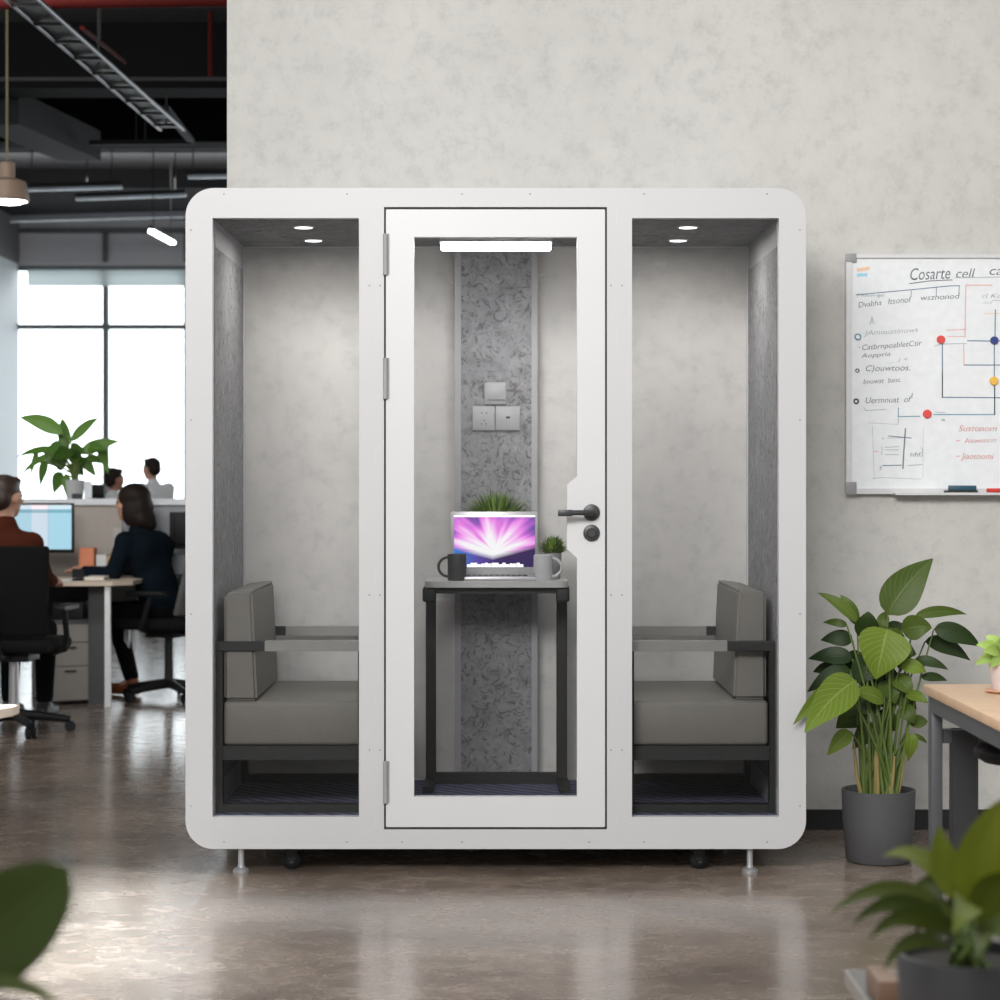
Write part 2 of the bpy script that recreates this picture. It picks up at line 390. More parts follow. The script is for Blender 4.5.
# ---- ceiling clutter of the office
def zc(zx, zy): return (zx*.24, zy*.24)   # from the enlarged corner of the photo
def cross_beam(Y, y_bottom, thick, m, label, x0=-5.3, x1=3, name='ceiling_beam'):
    z0 = pZ(y_bottom, Y)
    o = box(name, x0, x1, Y, Y+thick, z0, CEIL, m); tag(o, label, 'beam', 'dark beams under the office ceiling')
Yb = [13.4, 15.6, 18.0, 20.6]
cross_beam(13.6, 88, .35, BEAMM, 'black ceiling beam nearest to the front of the office')
cross_beam(16.2, 142, .3, BEAMM, 'black ceiling beam behind the suspended rectangular strip')
cross_beam(20.0, 188, .3, BEAMM, 'black ceiling beam nearest to the far windows')
RED = mat('red_pipe_paint', (.05, .005, .004), .8, spec=.1)
Y = 10.4; o = tube('sprinkler_pipe', [P(-120, 3, Y), P(240, -1, Y+.1)], .038, RED, seg=14); tag(o, 'thick red pipe along the very top edge of the office ceiling', 'pipe')
STRIP = mat('grey_blue_steel', (.05, .055, .065), .45, .5)
t = thing('cable_tray', 'long grey metal cable tray running diagonally under the dark ceiling', 'cable tray', P(95, 66, 11.8))
a, b = P(15, -6, 10.0), P(172, 130, 13.8)
for off in (-.075, .075):
    bm = bmesh.new(); atube(bm, [a+Vector((off, 0, 0)), b+Vector((off, 0, 0))], .010, 8); build(bm, 'rail', mat('rail_steel', (.08, .085, .095), .4, .8), t, smooth=True)
for i in range(9):
    c = a.lerp(b, (i+.5)/9); box('rung', c.x-.075, c.x+.075, c.y-.012, c.y+.012, c.z-.012, c.z+.004, DARKM, t)
bm = bmesh.new(); bar(bm, a+Vector((0, 0, .02)), b+Vector((0, 0, .02)), .135, .015); build(bm, 'tray_bed', BLACKP, t)
for i in (.45, .95):
    c = a.lerp(b, i); tube('hanger_rod', [c, (c.x, c.y, CEIL)], .006, DARKM, t, seg=6)
t2 = thing('conduit_pipe', 'short rusty red conduit beside the diagonal cable tray', 'pipe', P(100, 45, 12.4))
tube('pipe_run', [P(82, 28, 11.6), P(125, 62, 13.0)], .014, RED, t2, seg=10)
tube('hanger_rod', [P(100, 43, 12.2), (*P(100, 43, 12.2).xy, CEIL)], .006, DARKM, t2, seg=6)
Y = 13.2; o = tube('ceiling_pipe', [P(-20, 79, Y), P(235, 79, Y)], .014, mat('grey_pipe', (.03, .03, .033), .7, spec=.2), seg=8); tag(o, 'thin grey pipe running level across the dark ceiling', 'pipe')
DUCT = mat('dark_duct_metal', (.012, .013, .014), .8, spec=.15)
bm = bmesh.new(); p0, p1 = P(-5, 108, 14.0), P(80, 146, 16.0)
bar(bm, p0, p1, .32, .22)
o = build(bm, 'air_duct', DUCT); tag(o, 'square dark grey air duct above the pendant lamp', 'duct')
# suspended rectangular light strip (unlit) and the two steel strips further back
Y = 15.4
t = thing('suspended_strip_frame', 'unlit grey strip frame hanging on two rods mid ceiling', 'ceiling frame', P(140, 143, Y))
bm = bmesh.new(); bar(bm, P(90, 143, Y), P(192, 142, Y), .06, .035); build(bm, 'long_bar', DUCT, t)
bm = bmesh.new(); bar(bm, P(191, 141, Y), P(165, 108, Y-2.0), .05, .03); build(bm, 'side_bar', DUCT, t)
for px in (136, 145): c = P(px, 142, Y); tube('hanger_rod', [c, (c.x, c.y, CEIL)], .006, DARKM, t, seg=6)
t.children
def hung_strip(a, b, wv, m, label, name='ceiling_strip', grp=None, hz=.05):
    t = thing(name, label, 'ceiling light', (a+b)/2, grp)
    bm = bmesh.new(); bar(bm, a+Vector((0, 0, .03)), b+Vector((0, 0, .03)), wv*.8, .04); build(bm, 'housing', DARKM, t)
    bm = bmesh.new(); bar(bm, a, b, wv, hz*.5); build(bm, 'strip_face', m, t)
    for i in (.1, .9):
        c = a.lerp(b, i); tube('hanger_rod', [c+Vector((0, 0, .04)), (c.x, c.y, CEIL)], .005, DARKM, t, seg=6)
LAMP = mat('lamp_white', (1, 1, 1), .5, emit=(1, 1, 1), es=14.0)
STRIP_SHEEN = mat('strip_sheen_glow', (.25, .28, .3), .4, emit=(.35, .42, .5), es=.16)  # reflected light on the metal strips, put in as a weak glow
hung_strip(P(151, 231, 18.4), P(173, 243, 19.5), .045, LAMP, 'bright white strip light in front of the window header')
hung_strip(P(188, 177, 17.4), P(240, 176, 17.4), .05, STRIP_SHEEN, 'dim bluish metal strip partly hidden by the concrete wall')
hung_strip(P(76, 199, 19), P(186, 195, 19), .05, STRIP_SHEEN, 'dim bluish metal strip above the top left corner of the booth')
hung_strip(P(22, 190, 18.5), P(122, 187, 18.5), .05, STRIP_SHEEN, 'dim grey metal strip just right of the pendant lamp')
bm = bmesh.new(); bar(bm, P(10, 219, 21.5), P(200, 214, 21.5), .10, .06); o = build(bm, 'ceiling_pipe', STRIP)
tag(o, 'pale grey rail crossing just above the window header', 'pipe')
# pendant
Y = 12.6; c = P(7, 200, Y); k = Y/F
t = thing('pendant_lamp', 'brown metal pendant lamp hanging over the office desks', 'pendant lamp', (c.x, c.y, c.z))
lathe('lamp_shade', c, [(21*k, -.01), (22*k, 0), (21*k, 8*k), (19*k, 18*k), (12*k, 21*k), (8*k, 22*k), (8*k, 37*k), (3*k, 39*k), (0, 39*k)], mat('brown_shade', (.20, .14, .10), .6), t)
lathe('bulb', c, [(0, .012), (19*k, .012), (20*k, -.004), (14*k, -.02), (0, -.028)], LAMP, t)
tube('cord', [c+Vector((0, 0, 38*k)), (c.x, c.y, CEIL)], .008, mat('olive_cord', (.12, .11, .06), .6), t, seg=6)
tube('sprinkler_drop', [(P(210, 48, 13.3).x, 13.3, CEIL), P(210, 80, 13.3)], .014, RED)
tag(bpy.data.objects['sprinkler_drop'], 'short vertical red pipe hanging beside the concrete wall edge', 'pipe')

# ------------------------------------------------------------------ the office booth (pod)
FY = 7.2; BY = 8.10
def fX(px): return pX(px, FY)
def fZ(py): return pZ(py, FY)
pod = thing('office_booth', 'white soundproof office booth with glass door and two side windows', 'booth', (pX(496, FY), (FY+BY)/2, 0))
X0, X1, Z0, Z1 = fX(185.5), fX(806), fZ(849), fZ(188)
IX0, IX1, IZ0, IZ1 = fX(212.5), fX(779), fZ(817), fZ(218)
outer = rrect(X0, X1, Z0, Z1, .095, 10)
holes = [rect(IX0, fX(359), IZ0, IZ1), rect(fX(384), fX(607), fZ(829.5), fZ(207)), rect(fX(632), IX1, IZ0, IZ1)]
bm = bmesh.new(); aplate(bm, [outer]+holes, FY, FY+.04); build(bm, 'front_frame', WHITE, pod, smooth=True, ang=math.radians(30))
bm = bmesh.new(); aplate(bm, [rrect(X0+.002, X1-.002, Z0+.002, Z1-.002, .094, 10), rect(IX0-.004, IX1+.004, IZ0-.004, IZ1+.004)], FY+.0402, BY-.03)
build(bm, 'shell', WHITE, pod, smooth=True, ang=math.radians(30))
# lining
band = .092
for s, X in ((1, IX0), (-1, IX1)):
    xa, xb = (X-.0035, X+.002) if s == 1 else (X-.002, X+.0035)
    box('side_panel', xa, xb, FY+.045, BY-.035, IZ0+band, IZ1-band, FELT, pod, label='mottled grey felt side panel')
    box('side_band', xa, xb+s*.001 if s == 1 else xb, FY+.045, BY-.035, IZ1-band, IZ1, LINER, pod)
    box('side_band', xa, xb, FY+.045, BY-.035, IZ0, IZ0+band, LINER, pod)
box('ceiling_panel', IX0, IX1, FY+.045, BY-.035, IZ1-.002, IZ1+.0035, FELT, pod, label='mottled grey felt ceiling panel')
box('floor_carpet', IX0, IX1, FY+.042, BY-.032, IZ0-.0035, IZ0+.003, CARPET, pod, label='dark navy carpet')
# back
bX = lambda px: pX(px, BY-.03)
bm = bmesh.new(); by0, by1 = BY-.03, BY
aplate(bm, [rrect(X0, X1, Z0, Z1, .095, 10), rect(IX0+.004, bX(455), IZ0+.004, IZ1-.004), rect(bX(537), IX1-.004, IZ0+.004, IZ1-.004)], by0, by1)
build(bm, 'back_frame', mat('light_grey_frame', (.50, .50, .50), .5), pod, smooth=True, ang=math.radians(30))
box('back_panel', bX(461), bX(531.5), by0-.012, by0, IZ0+.002, IZ1-.002, FELT, pod, label='mottled grey felt panel between the back windows')
for a, b in ((455, 461), (531.5, 537.5)):
    box('back_panel_trim', bX(a), bX(b), by0-.016, by0, IZ0+.002, IZ1-.002, LINER, pod)
box('back_glass', IX0+.004, bX(455), by0+.010, by0+.018, IZ0+.004, IZ1-.004, BGLASS, pod, label='clear glass back pane')
box('back_glass', bX(537), IX1-.004, by0+.010, by0+.018, IZ0+.004, IZ1-.004, BGLASS, pod, label='clear glass back pane')
box('window_glass', IX0, fX(359), FY+.026, FY+.034, IZ0, IZ1, GLASS, pod, label='clear glass side window pane')
box('window_glass', fX(632), IX1, FY+.026, FY+.034, IZ0, IZ1, GLASS, pod, label='clear glass side window pane')
# screws and slots of the frame
SCREW = mat('screw_grey', (.24, .24, .24), .6)
for px, py in [(224, 194), (347, 194), (462, 194), (530, 194), (644, 194), (767, 194), (224, 842), (347, 842), (402, 842), (462, 842), (589, 842), (644, 842), (767, 842),
               (191, 230), (191, 420), (191, 614), (191, 806), (800, 230), (800, 420), (800, 614), (800, 806)] + \
              [(x, y) for y in (285.5, 595, 750) for x in (369.5, 380, 611, 622)]:
    lathe('screw', (fX(px), FY, fZ(py)), [(0, -.0012), (.0028, -.0012), (.0030, .001), (0, .001)], SCREW, pod, seg=10, axis='y')
for px in (375, 616.5):
    for y0 in (211, 331, 450, 570, 690, 811): box('frame_slot', fX(px)-.0014, fX(px)+.0014, FY-.0004, FY+.002, fZ(y0+15), fZ(y0), mat('slot_grey', (.55, .55, .55), .5), pod)
# door
DY0, DY1 = FY-.002, FY+.036
gl = [(fX(414), fZ(797)), (fX(577), fZ(797)), (fX(577), fZ(558)), (fX(567), fZ(549)), (fX(567), fZ(485)), (fX(577), fZ(476)), (fX(577), fZ(237)), (fX(414), fZ(237))]
bm = bmesh.new(); aplate(bm, [rrect(fX(386), fX(605), fZ(827), fZ(209.5), .004, 3), gl], DY0, DY1)
door = build(bm, 'door', WHITED, pod, smooth=True, ang=math.radians(30), label='white framed glass door')
bm = bmesh.new(); aplate(bm, [rect(fX(384), fX(607), fZ(829.5), fZ(207)), rect(fX(388), fX(603.5), fZ(825), fZ(211.5))], FY+.008, FY+.037)
build(bm, 'door_gasket', GAP, pod, label='dark gasket around the door')
bm = bmesh.new(); aplate(bm, [[(x, z) for x, z in gl]], FY+.014, FY+.022); build(bm, 'door_glass', GLASS, door, label='clear door glass')
for y0, y1 in ((234, 275), (358, 399), (761, 803)):
    bm = bmesh.new(); atube(bm, [(fX(385.5), FY-.006, fZ(y1)), (fX(385.5), FY-.006, fZ(y0))], .0085, 14)
    abox(bm, fX(383), fX(389.5), FY-.003, FY+.004, fZ(y1), fZ(y0))
    build(bm, 'hinge', mat('hinge_grey', (.30, .30, .305), .5), door, smooth=True)
HB = mat('black_handle', (.03, .03, .032), .38)
for py, nm in ((512.5, 'handle_rosette'), (533, 'lock_rosette')):
    bm = bmesh.new(); alathe(bm, (fX(591.5), DY0, fZ(py)), [(0, -.012), (.020, -.012), (.0265, -.010), (.0285, -.004), (.0285, 0), (0, 0)], 32, 'y')
    build(bm, nm, HB, door, smooth=True)
bm = bmesh.new(); atube(bm, [(fX(591.5), DY0-.008, fZ(512.5)), (fX(591.5), DY0-.05, fZ(512.5)), (fX(588), DY0-.056, fZ(512.5)), (fX(570), DY0-.056, fZ(512.5))], .009, 12)
abox(bm, fX(557.5), fX(572), DY0-.066, DY0-.048, fZ(516), fZ(509.5), .003); build(bm, 'handle_lever', HB, door, smooth=True)
bm = bmesh.new(); alathe(bm, (fX(591.5), DY0-.012, fZ(533)), [(0, -.006), (.013, -.006), (.016, 0), (0, 0)], 24, 'y'); abox(bm, fX(591.5)-.002, fX(591.5)+.002, DY0-.019, DY0-.017, fZ(533)-.007, fZ(533)+.007)
build(bm, 'lock_cylinder', HB, door, smooth=True)
# lights
POD_LED = mat('pod_led', (1, 1, 1), .5, emit=(1, 1, 1), es=30)
DOWNL = mat('downlight_led', (1, 1, 1), .5, emit=(1, .98, .95), es=2.5)
for px, py in ((303.6, 226.3), (313.3, 239.5), (688, 226.3), (678, 239.5)):
    Y = (IZ1-CH)*F/(VY-py); X = pX(px, Y)
    d = lathe('downlight', (X, Y, IZ1-.002), [(0, -.003), (.036, -.003), (.038, 0), (0, 0)], STEELG, pod)
    lathe('downlight_lens', (X, Y, IZ1-.0055), [(0, -.001), (.030, -.001), (.031, 0), (0, 0)], DOWNL, d)
Y = 7.5
hs = box('light_bar', pX(440, Y), pX(552, Y), Y-.03, Y+.05, pZ(243, Y), IZ1-.003, STEELG, pod, label='grey housing of the ceiling light bar')
box('light_diffuser', pX(441, Y), pX(551, Y), Y-.028, Y+.045, pZ(249.5, Y), pZ(243, Y)-.0005, POD_LED, hs, .004)
# wall plates
PLATE = mat('grey_plate', (.26, .26, .265), .5)
YB = by0-.012
def bx2(px): return pX(px, YB)
def bz2(py): return pZ(py, YB)
def plate(name, a, b, c, d): return box(name, bx2(a), bx2(b), YB-.008, YB, bz2(d), bz2(c), PLATE, pod, .002)
pl = plate('light_switch', 484.5, 506.5, 382.5, 404.5)
box('rocker', bx2(487.5), bx2(505), YB-.013, YB-.008, bz2(400), bz2(384), mat('rocker_grey', (.28, .28, .285), .5), pl, .002)
pl = plate('power_socket', 472.5, 494.8, 406.5, 430.5)
for dx, dy in ((482, 413), (486.5, 413), (484, 420.5), (481.5, 424), (486, 424)):
    box('socket_hole', bx2(dx)-.0022, bx2(dx)+.0022, YB-.0086, YB-.0075, bz2(dy)-.0022, bz2(dy)+.0022, GAP, pl)
pl = plate('data_socket', 495.8, 520, 406.5, 430.5)
box('socket_hole', bx2(506), bx2(510), YB-.0086, YB-.0075, bz2(418.5), bz2(416.5), GAP, pl)
# feet and castors
for Y, xs in ((FY+.035, (240, 751)), (BY-.07, (240, 751))):
    for px in xs:
        X = fX(px)
        bm = bmesh.new(); alathe(bm, (X, Y, 0), [(0, 0), (.028, 0), (.029, .006), (.022, .014), (.013, .018), (.0105, .028), (.0105, Z0+.002), (0, Z0+.002)], 24)
        build(bm, 'levelling_foot', STEELG, pod, smooth=True)
for Y in (FY+.10, BY-.16):
    for px in (289, 701.5):
        X = fX(px)
        br = box('castor', X-.03, X+.03, Y-.025, Y+.04, Z0-.006, Z0+.001, DARKM, pod)
        bm = bmesh.new()
        for s in (-1, 1):
            aplate(bm, [[(X-.026, Z0-.006), (X+.026, Z0-.006), (X+.010, .03), (X-.010, .03)]], Y+s*.015-.0015, Y+s*.015+.0015)
        build(bm, 'castor_fork', DARKM, br)
        lathe('castor_wheel', (X-.0, Y-.012, .0335), [(0, 0), (.012, 0), (.014, -.002), (.03, 0), (.0335, .004), (.0335, .020), (.03, .024), (0, .024)], BLACKP, br, seg=24, axis='y')

# interior lamps' real light
for px in (308, 683):
    Yl = 7.65; l = bpy.data.lights.new('downlight_glow', 'AREA'); l.shape = 'DISK'; l.size = .08; l.energy = 4.6; l.color = (1, .97, .93)
    lo = bpy.data.objects.new('downlight_glow', l); COL.objects.link(lo); lo.location = (pX(px, Yl), Yl, IZ1-.02)
l = bpy.data.lights.new('bar_glow', 'AREA'); l.shape = 'RECTANGLE'; l.size = .36; l.size_y = .06; l.energy = 3.0
lo = bpy.data.objects.new('bar_glow', l); COL.objects.link(lo); lo.location = (0, 7.51, pZ(249.5, 7.5)-.01)

# ------------------------------------------------------------------ lounge chair inside the booth (built facing +x, base at its centre)
NY, FYC = 7.275, 8.045         # near and far side frames
CXL0 = pX(213.5, NY); CXL1 = pX(367, NY)
FZ = IZ0+.003
cc = Vector(((CXL0+CXL1)/2, (NY+FYC)/2, FZ))
lc = thing('lounge_chair', 'taupe lounge chair behind the left booth window, facing right', 'armchair', cc, 'lounge chairs inside the booth')
tk = .031
def nz(py, Y=NY): return pZ(py, Y)
arm_t, arm_b = nz(641.5), nz(651)
rail_t, rail_b = nz(746), nz(760)
for Y, sgn in ((NY, 1), (FYC, -1)):
    y0, y1 = (Y, Y+.045) if sgn > 0 else (Y-.045, Y)
    for x0, x1 in ((CXL0, CXL0+tk), (CXL1-tk, CXL1)):
        box('leg', x0, x1, y0, y1, FZ, arm_b, DARKM, lc, .002, 1)
    box('floor_bar', CXL0+tk, CXL1-tk, y0, y1, FZ, FZ+.028, DARKM, lc)
    box('side_rail', CXL0+tk, CXL1-tk, y0, y1, rail_b, rail_t, DARKM, lc)
    ab = box('armrest', CXL0, CXL1, y0, y1, arm_b, arm_t, DARKM, lc, .002, 1)
    box('armrest_cap', CXL0+.175, CXL1+.002, y0-.002, y1+.002, arm_b-.001, arm_t+.001, ARMG, ab, label='lighter grey front part of the armrest')
for x0 in (CXL0, CXL1-tk):
    box('cross_rail', x0, x0+tk, NY+.045, FYC-.045, rail_b, rail_t, DARKM, lc)
# seat cushion
box('seat_cushion', CXL0+tk+.002, CXL1-.002, NY+.01, FYC-.01, rail_t+.0, nz(701.5), TAUPE, lc, .014, 3)
# back cushion: tilted wedge
bt, bb = nz(593), nz(701)
yA, yB = NY+.012, FYC-.06
bm = bmesh.new()
prof = [(CXL0+.034, bb), (CXL0+.148, bb), (CXL0+.130, bt+.004), (CXL0+.120, bt+.010), (CXL0+.034, bt-.002)]
aplate(bm, [prof], yA, yB)
bmesh.ops.bevel(bm, geom=[e for e in bm.edges if len(e.link_faces) == 2 and e.calc_face_angle() > .5], offset=.010, segments=3, affect='EDGES')
build(bm, 'back_cushion', TAUPE, lc, smooth=True, ang=math.radians(50))
rcx = pX((625+778.5)/2, NY)
dup(lc, Vector((rcx, cc.y, cc.z)), PI, 'taupe lounge chair behind the right booth window, facing left')

# ------------------------------------------------------------------ standing desk inside
TY0, TY1 = 7.63, 8.04
zt = pZ(581.5, TY0)
tb = thing('side_table', 'narrow grey-topped table with black metal legs inside the booth', 'table', (0, (TY0+TY1)/2, FZ))
TG = mat('grey_table_top', (.32, .32, .31), .5)
bm = bmesh.new()
pts = rrect(pX(424.5, TY0), pX(568.5, TY0), TY0, TY1, .035, 6)
vs = [bm.verts.new((x, y, zt-.022)) for x, y in pts]; f = bm.faces.new(vs)
e = bmesh.ops.extrude_face_region(bm, geom=[f]); bmesh.ops.translate(bm, vec=(0, 0, .022), verts=[v for v in e['geom'] if isinstance(v, bmesh.types.BMVert)])
build(bm, 'table_top', TG, tb, smooth=True, ang=math.radians(30))
Ym = 7.98
lx0, lx1 = pX(426, Ym), pX(436, Ym); rx0, rx1 = pX(556.5, Ym), pX(567, Ym)
for a, b in ((lx0, lx1), (rx0, rx1)):
    box('leg', a, b, Ym-.022, Ym+.022, FZ+.02, zt-.05, DARKM, tb, .002, 1)
    s = -1 if a < 0 else 1
    bm = bmesh.new(); bar(bm, ((a+b)/2, TY1-.01, FZ+.012), ((a+b)/2+s*.004, TY0+.09, FZ+.012), b-a, .022); build(bm, 'foot', DARKM, tb)
    bm = bmesh.new(); bar(bm, ((a+b)/2, Ym, zt-.045), ((a+b)/2, TY0+.04, zt-.045), .034, .046); build(bm, 'support_arm', DARKM, tb)
    x0b, x1b = (pX(422.5, TY0+.03), pX(436, TY0+.03)) if s < 0 else (pX(556, TY0+.03), pX(569.5, TY0+.03))
    box('corner_bracket', x0b, x1b, TY0+.02, TY0+.06, zt-.075, zt-.0225, DARKM, tb, .008, 3)
box('apron', pX(434, TY0+.04), pX(558, TY0+.04), TY0+.035, TY0+.06, zt-.045, zt-.0225, DARKM, tb)
box('lower_bar', lx0, rx1, Ym-.02, Ym+.02, FZ, FZ+.04, DARKM, tb)

# ---- laptop
def m_screen():
    m, nt, b, tc = newmat('laptop_wallpaper')
    g = tc.outputs['UV']; sp = nt.nodes.new('ShaderNodeSeparateXYZ'); nt.links.new(g, sp.inputs[0])
    def math1(op, a, bb=None, c=None):
        n = nt.nodes.new('ShaderNodeMath'); n.operation = op
        for i, v in enumerate((a, bb, c)):
            if v is None: continue
            if isinstance(v, (int, float)): n.inputs[i].default_value = v
            else: nt.links.new(v, n.inputs[i])
        return n.outputs[0]
    x = math1('SUBTRACT', sp.outputs[0], .5); y = math1('SUBTRACT', sp.outputs[1], .28)
    r = math1('SQRT', math1('ADD', math1('MULTIPLY', x, x), math1('MULTIPLY', y, y)))
    ang = math1('ARCTAN2', y, x)
    cb = nt.nodes.new('ShaderNodeCombineXYZ'); nt.links.new(math1('MULTIPLY', ang, 1.6), cb.inputs[0]); nt.links.new(math1('MULTIPLY', r, .5), cb.inputs[1])
    n = noise_node(nt, cb.outputs[0], 1.9, 2, .5)
    v = math1('ADD', math1('MULTIPLY', r, -1.0), math1('MULTIPLY_ADD', n, 1.35, .14))
    rp = ramp(nt, [(.0, (.16, .08, .36)), (.12, (.45, .12, .62)), (.26, (.88, .25, .85)), (.42, (1, .62, .96)), (.58, (1, .97, 1)), (.7, (1, 1, 1))]); nt.links.new(v, rp.inputs[0])
    # dark ground curve
    gy = math1('ADD', sp.outputs[1], math1('MULTIPLY', math1('ABSOLUTE', math1('SUBTRACT', sp.outputs[0], .48)), -.42))
    gm = nt.nodes.new('ShaderNodeMapRange'); nt.links.new(gy, gm.inputs['Value']); gm.inputs['From Min'].default_value = .13; gm.inputs['From Max'].default_value = .24
    low = ramp(nt, [(0, (.02, .22, .70)), (.3, (.10, .06, .36)), (.55, (.03, .01, .10)), (1, (.03, .01, .09))]); nt.links.new(sp.outputs[0], low.inputs[0])
    c = mixc(nt, low.outputs[0], rp.outputs[0], gm.outputs[0])
    nt.links.new(c, b.inputs['Emission Color']); b.inputs['Emission Strength'].default_value = 1.0
    b.inputs['Base Color'].default_value = (.01, .01, .01, 1); b.inputs['Roughness'].default_value = .6; b.inputs['Specular IOR Level'].default_value = .1
    return m
LY = 7.80; SIL = mat('silver_laptop', (.40, .40, .40), .35, .5)
lt = thing('laptop', 'open silver laptop with a bright pink and purple screen', 'laptop', (pX(494, LY), LY, zt))
box('base', pX(449.5, LY-.12), pX(538.5, LY-.12), LY-.12, LY+.085, zt, zt+.014, SIL, lt, .004)
bm = bmesh.new(); 
for r_ in range(4):
    for c_ in range(12):
        xx = pX(461, LY)+c_*.0205; yy = LY-.055+r_*.024; abox(bm, xx, xx+.017, yy, yy+.019, zt+.014, zt+.0155)
build(bm, 'keyboard', BLACKP, lt)
LB = LY+.09
z0s = zt+.012; z1s = pZ(511.5, LB)
box('screen_lid', pX(450, LB), pX(538, LB), LB-.004, LB+.006, z0s, z1s, SIL, lt, .003)
bm = bmesh.new(); uvl = bm.loops.layers.uv.new('UVMap')
q = [(pX(454, LB), pZ(567, LB)), (pX(535, LB), pZ(567, LB)), (pX(535, LB), pZ(515.5, LB)), (pX(454, LB), pZ(515.5, LB))]
f = bm.faces.new([bm.verts.new((x, LB-.0045, z)) for x, z in q])
for l_, u in zip(f.loops, ((0, 0), (1, 0), (1, 1), (0, 1))): l_[uvl].uv = u
dsp = build(bm, 'display', m_screen(), lt, recalc=False)
EMW = mat('screen_white', (.9, .9, .9), .5, emit=(1, 1, 1), es=.75)
box('menu_bar', pX(454, LB), pX(535, LB), LB-.0052, LB-.0047, pZ(517, LB), pZ(515.4, LB), EMW, dsp)
rnd = random.Random(3)
for i in range(16):
    x = 467+i*3.55; hgt = rnd.choice((2.6, 3.4, 4.2))
    box('dock_icon', pX(x, LB), pX(x+3.0, LB), LB-.0052, LB-.0047, pZ(567, LB), pZ(567-hgt, LB), EMW, dsp)
# ---- mugs
def mug(label, px, Y, w, h, side, m, name='mug'):
    X = pX(px, Y); r = w/2
    t = thing(name, label, 'mug', (X, Y, zt))
    lathe('cup', (X, Y, zt), [(0, 0), (r*.95, 0), (r, .004), (r, h), (r-.003, h+.001), (r-.005, h), (r-.005, .01), (0, .008)], m, t)
    pts = []
    for i in range(13):
        a = -PI/2+PI*i/12; pts.append((X+side*(r-.003+math.cos(a)*.036), Y, zt+h*.52+math.sin(a)*h*.36))
    tube('handle', pts, .0052, m, t, seg=10)
    return t
mug('dark charcoal mug at the left end of the table, handle left', 457, 7.70, .068, .096, -1, mat('charcoal_ceramic', (.035, .036, .036), .5))
mug('light grey mug at the right end of the table, handle right', 543, 7.70, .068, .092, 1, mat('light_grey_ceramic', (.36, .365, .37), .4))
# ---- spiky grass plants
LEAFG = m_leaf('grass_leaf', (.025, .055, .012), (.22, .34, .05), veinamt=0, rough=.5)
def grass(label, px, Y, base_z, pot_r, pot_h, n, spread, hgt, seed, bw=.006):
    X = pX(px, Y); t = thing('potted_grass', label, 'potted plant', (X, Y, base_z))
    lathe('pot', (X, Y, base_z), [(0, 0), (pot_r*.8, 0), (pot_r, pot_h), (pot_r-.005, pot_h), (pot_r-.006, pot_h-.012), (0, pot_h-.012)], mat('grey_small_pot', (.22, .22, .225), .6), t)
    lathe('soil', (X, Y, base_z+pot_h-.014), [(0, .003), (pot_r-.007, .002), (pot_r-.007, 0), (0, 0)], mat('dark_soil', (.02, .015, .01), .95), t)
    L = Leafer(); r = random.Random(seed)
    for i in range(n):
        a = r.uniform(0, 2*PI); el = r.uniform(.05, 1.35); ln = r.uniform(.75, 1.05)
        d = Vector((math.cos(a)*math.sin(el)*spread, math.sin(a)*math.sin(el)*min(spread*.8, .052), math.cos(el)*hgt))*ln
        b0 = Vector((X+math.cos(a)*pot_r*.5*r.random(), Y+math.sin(a)*pot_r*.5*r.random(), base_z+pot_h-.01))
        m_ = b0+d*.55+Vector((0, 0, hgt*.18)); tip = b0+d+Vector((r.uniform(-.008, .008), 0, r.uniform(-.004, .006)))
        L.leaf(b0, m_, tip, bw, side=Vector((-math.sin(a+r.uniform(-.8, .8)), math.cos(a), 0)), tone=r.uniform(0, 1)**1.3, ns=4)
    L.done('foliage', LEAFG, t)
grass('bushy green grass plant behind the laptop screen', 496, 7.965, zt, .042, .15, 950, .19, .185, 1, .0055)
grass('small green plant in a grey pot behind the light grey mug', 553, 7.83, zt, .032, .095, 380, .062, .075, 2, .007)

# ------------------------------------------------------------------ whiteboard
YW = WY-.03
def wX(px): return pX(px, YW)
def wZ(py): return pZ(py, YW)
WBX1 = wX(1150)
wb = thing('whiteboard', 'wall whiteboard with handwriting and a wiring diagram, grey corner caps', 'whiteboard', (wX(997), YW, wZ(494)))
box('board', wX(849), WBX1-.01, YW+.004, WY-.001, wZ(490), wZ(258), mat('whiteboard_surface', (.82, .84, .85), .25), wb)
FRM = mat('white_aluminium', (.66, .66, .66), .4, .2)
bm = bmesh.new(); aplate(bm, [rrect(wX(846), WBX1, wZ(494), wZ(254.5), .02, 5), rect(wX(851.5), WBX1-.02, wZ(488.5), wZ(258))], YW-.008, WY-.001)
build(bm, 'frame', FRM, wb, smooth=True, ang=math.radians(30))
for z0, z1 in ((482, 494.8), (253.8, 262)):
    for a, b in ((845, 856), (1139, 1151)):
        box('corner_cap', wX(a), wX(b), YW-.012, YW-.0082, wZ(z1), wZ(z0), mat('cap_grey', (.30, .30, .30), .5), wb, .0015)
tr = box('pen_tray', wX(893), wX(1100), YW-.05, YW-.0085, wZ(495), wZ(492.5), FRM, wb)
INK = {'black': mat('ink_black', (.13, .14, .16), .6), 'blue': mat('ink_blue', (.10, .17, .26), .6), 'red': mat('ink_red', (.62, .18, .16), .6), 'pink': mat('ink_pink', (.75, .40, .36), .6),
       'grey': mat('ink_grey', (.42, .45, .48), .6), 'teal': mat('ink_teal', (.10, .30, .42), .6), 'cyan': mat('ink_cyan', (.35, .65, .8), .6), 'orange': mat('ink_orange', (.85, .58, .40), .6)}
def wl(zx, zy, second=False):   # enlarged crop -> photo pixels
    return (830+zx*.17, (370 if second else 240)+zy*.17)
strokes = {}
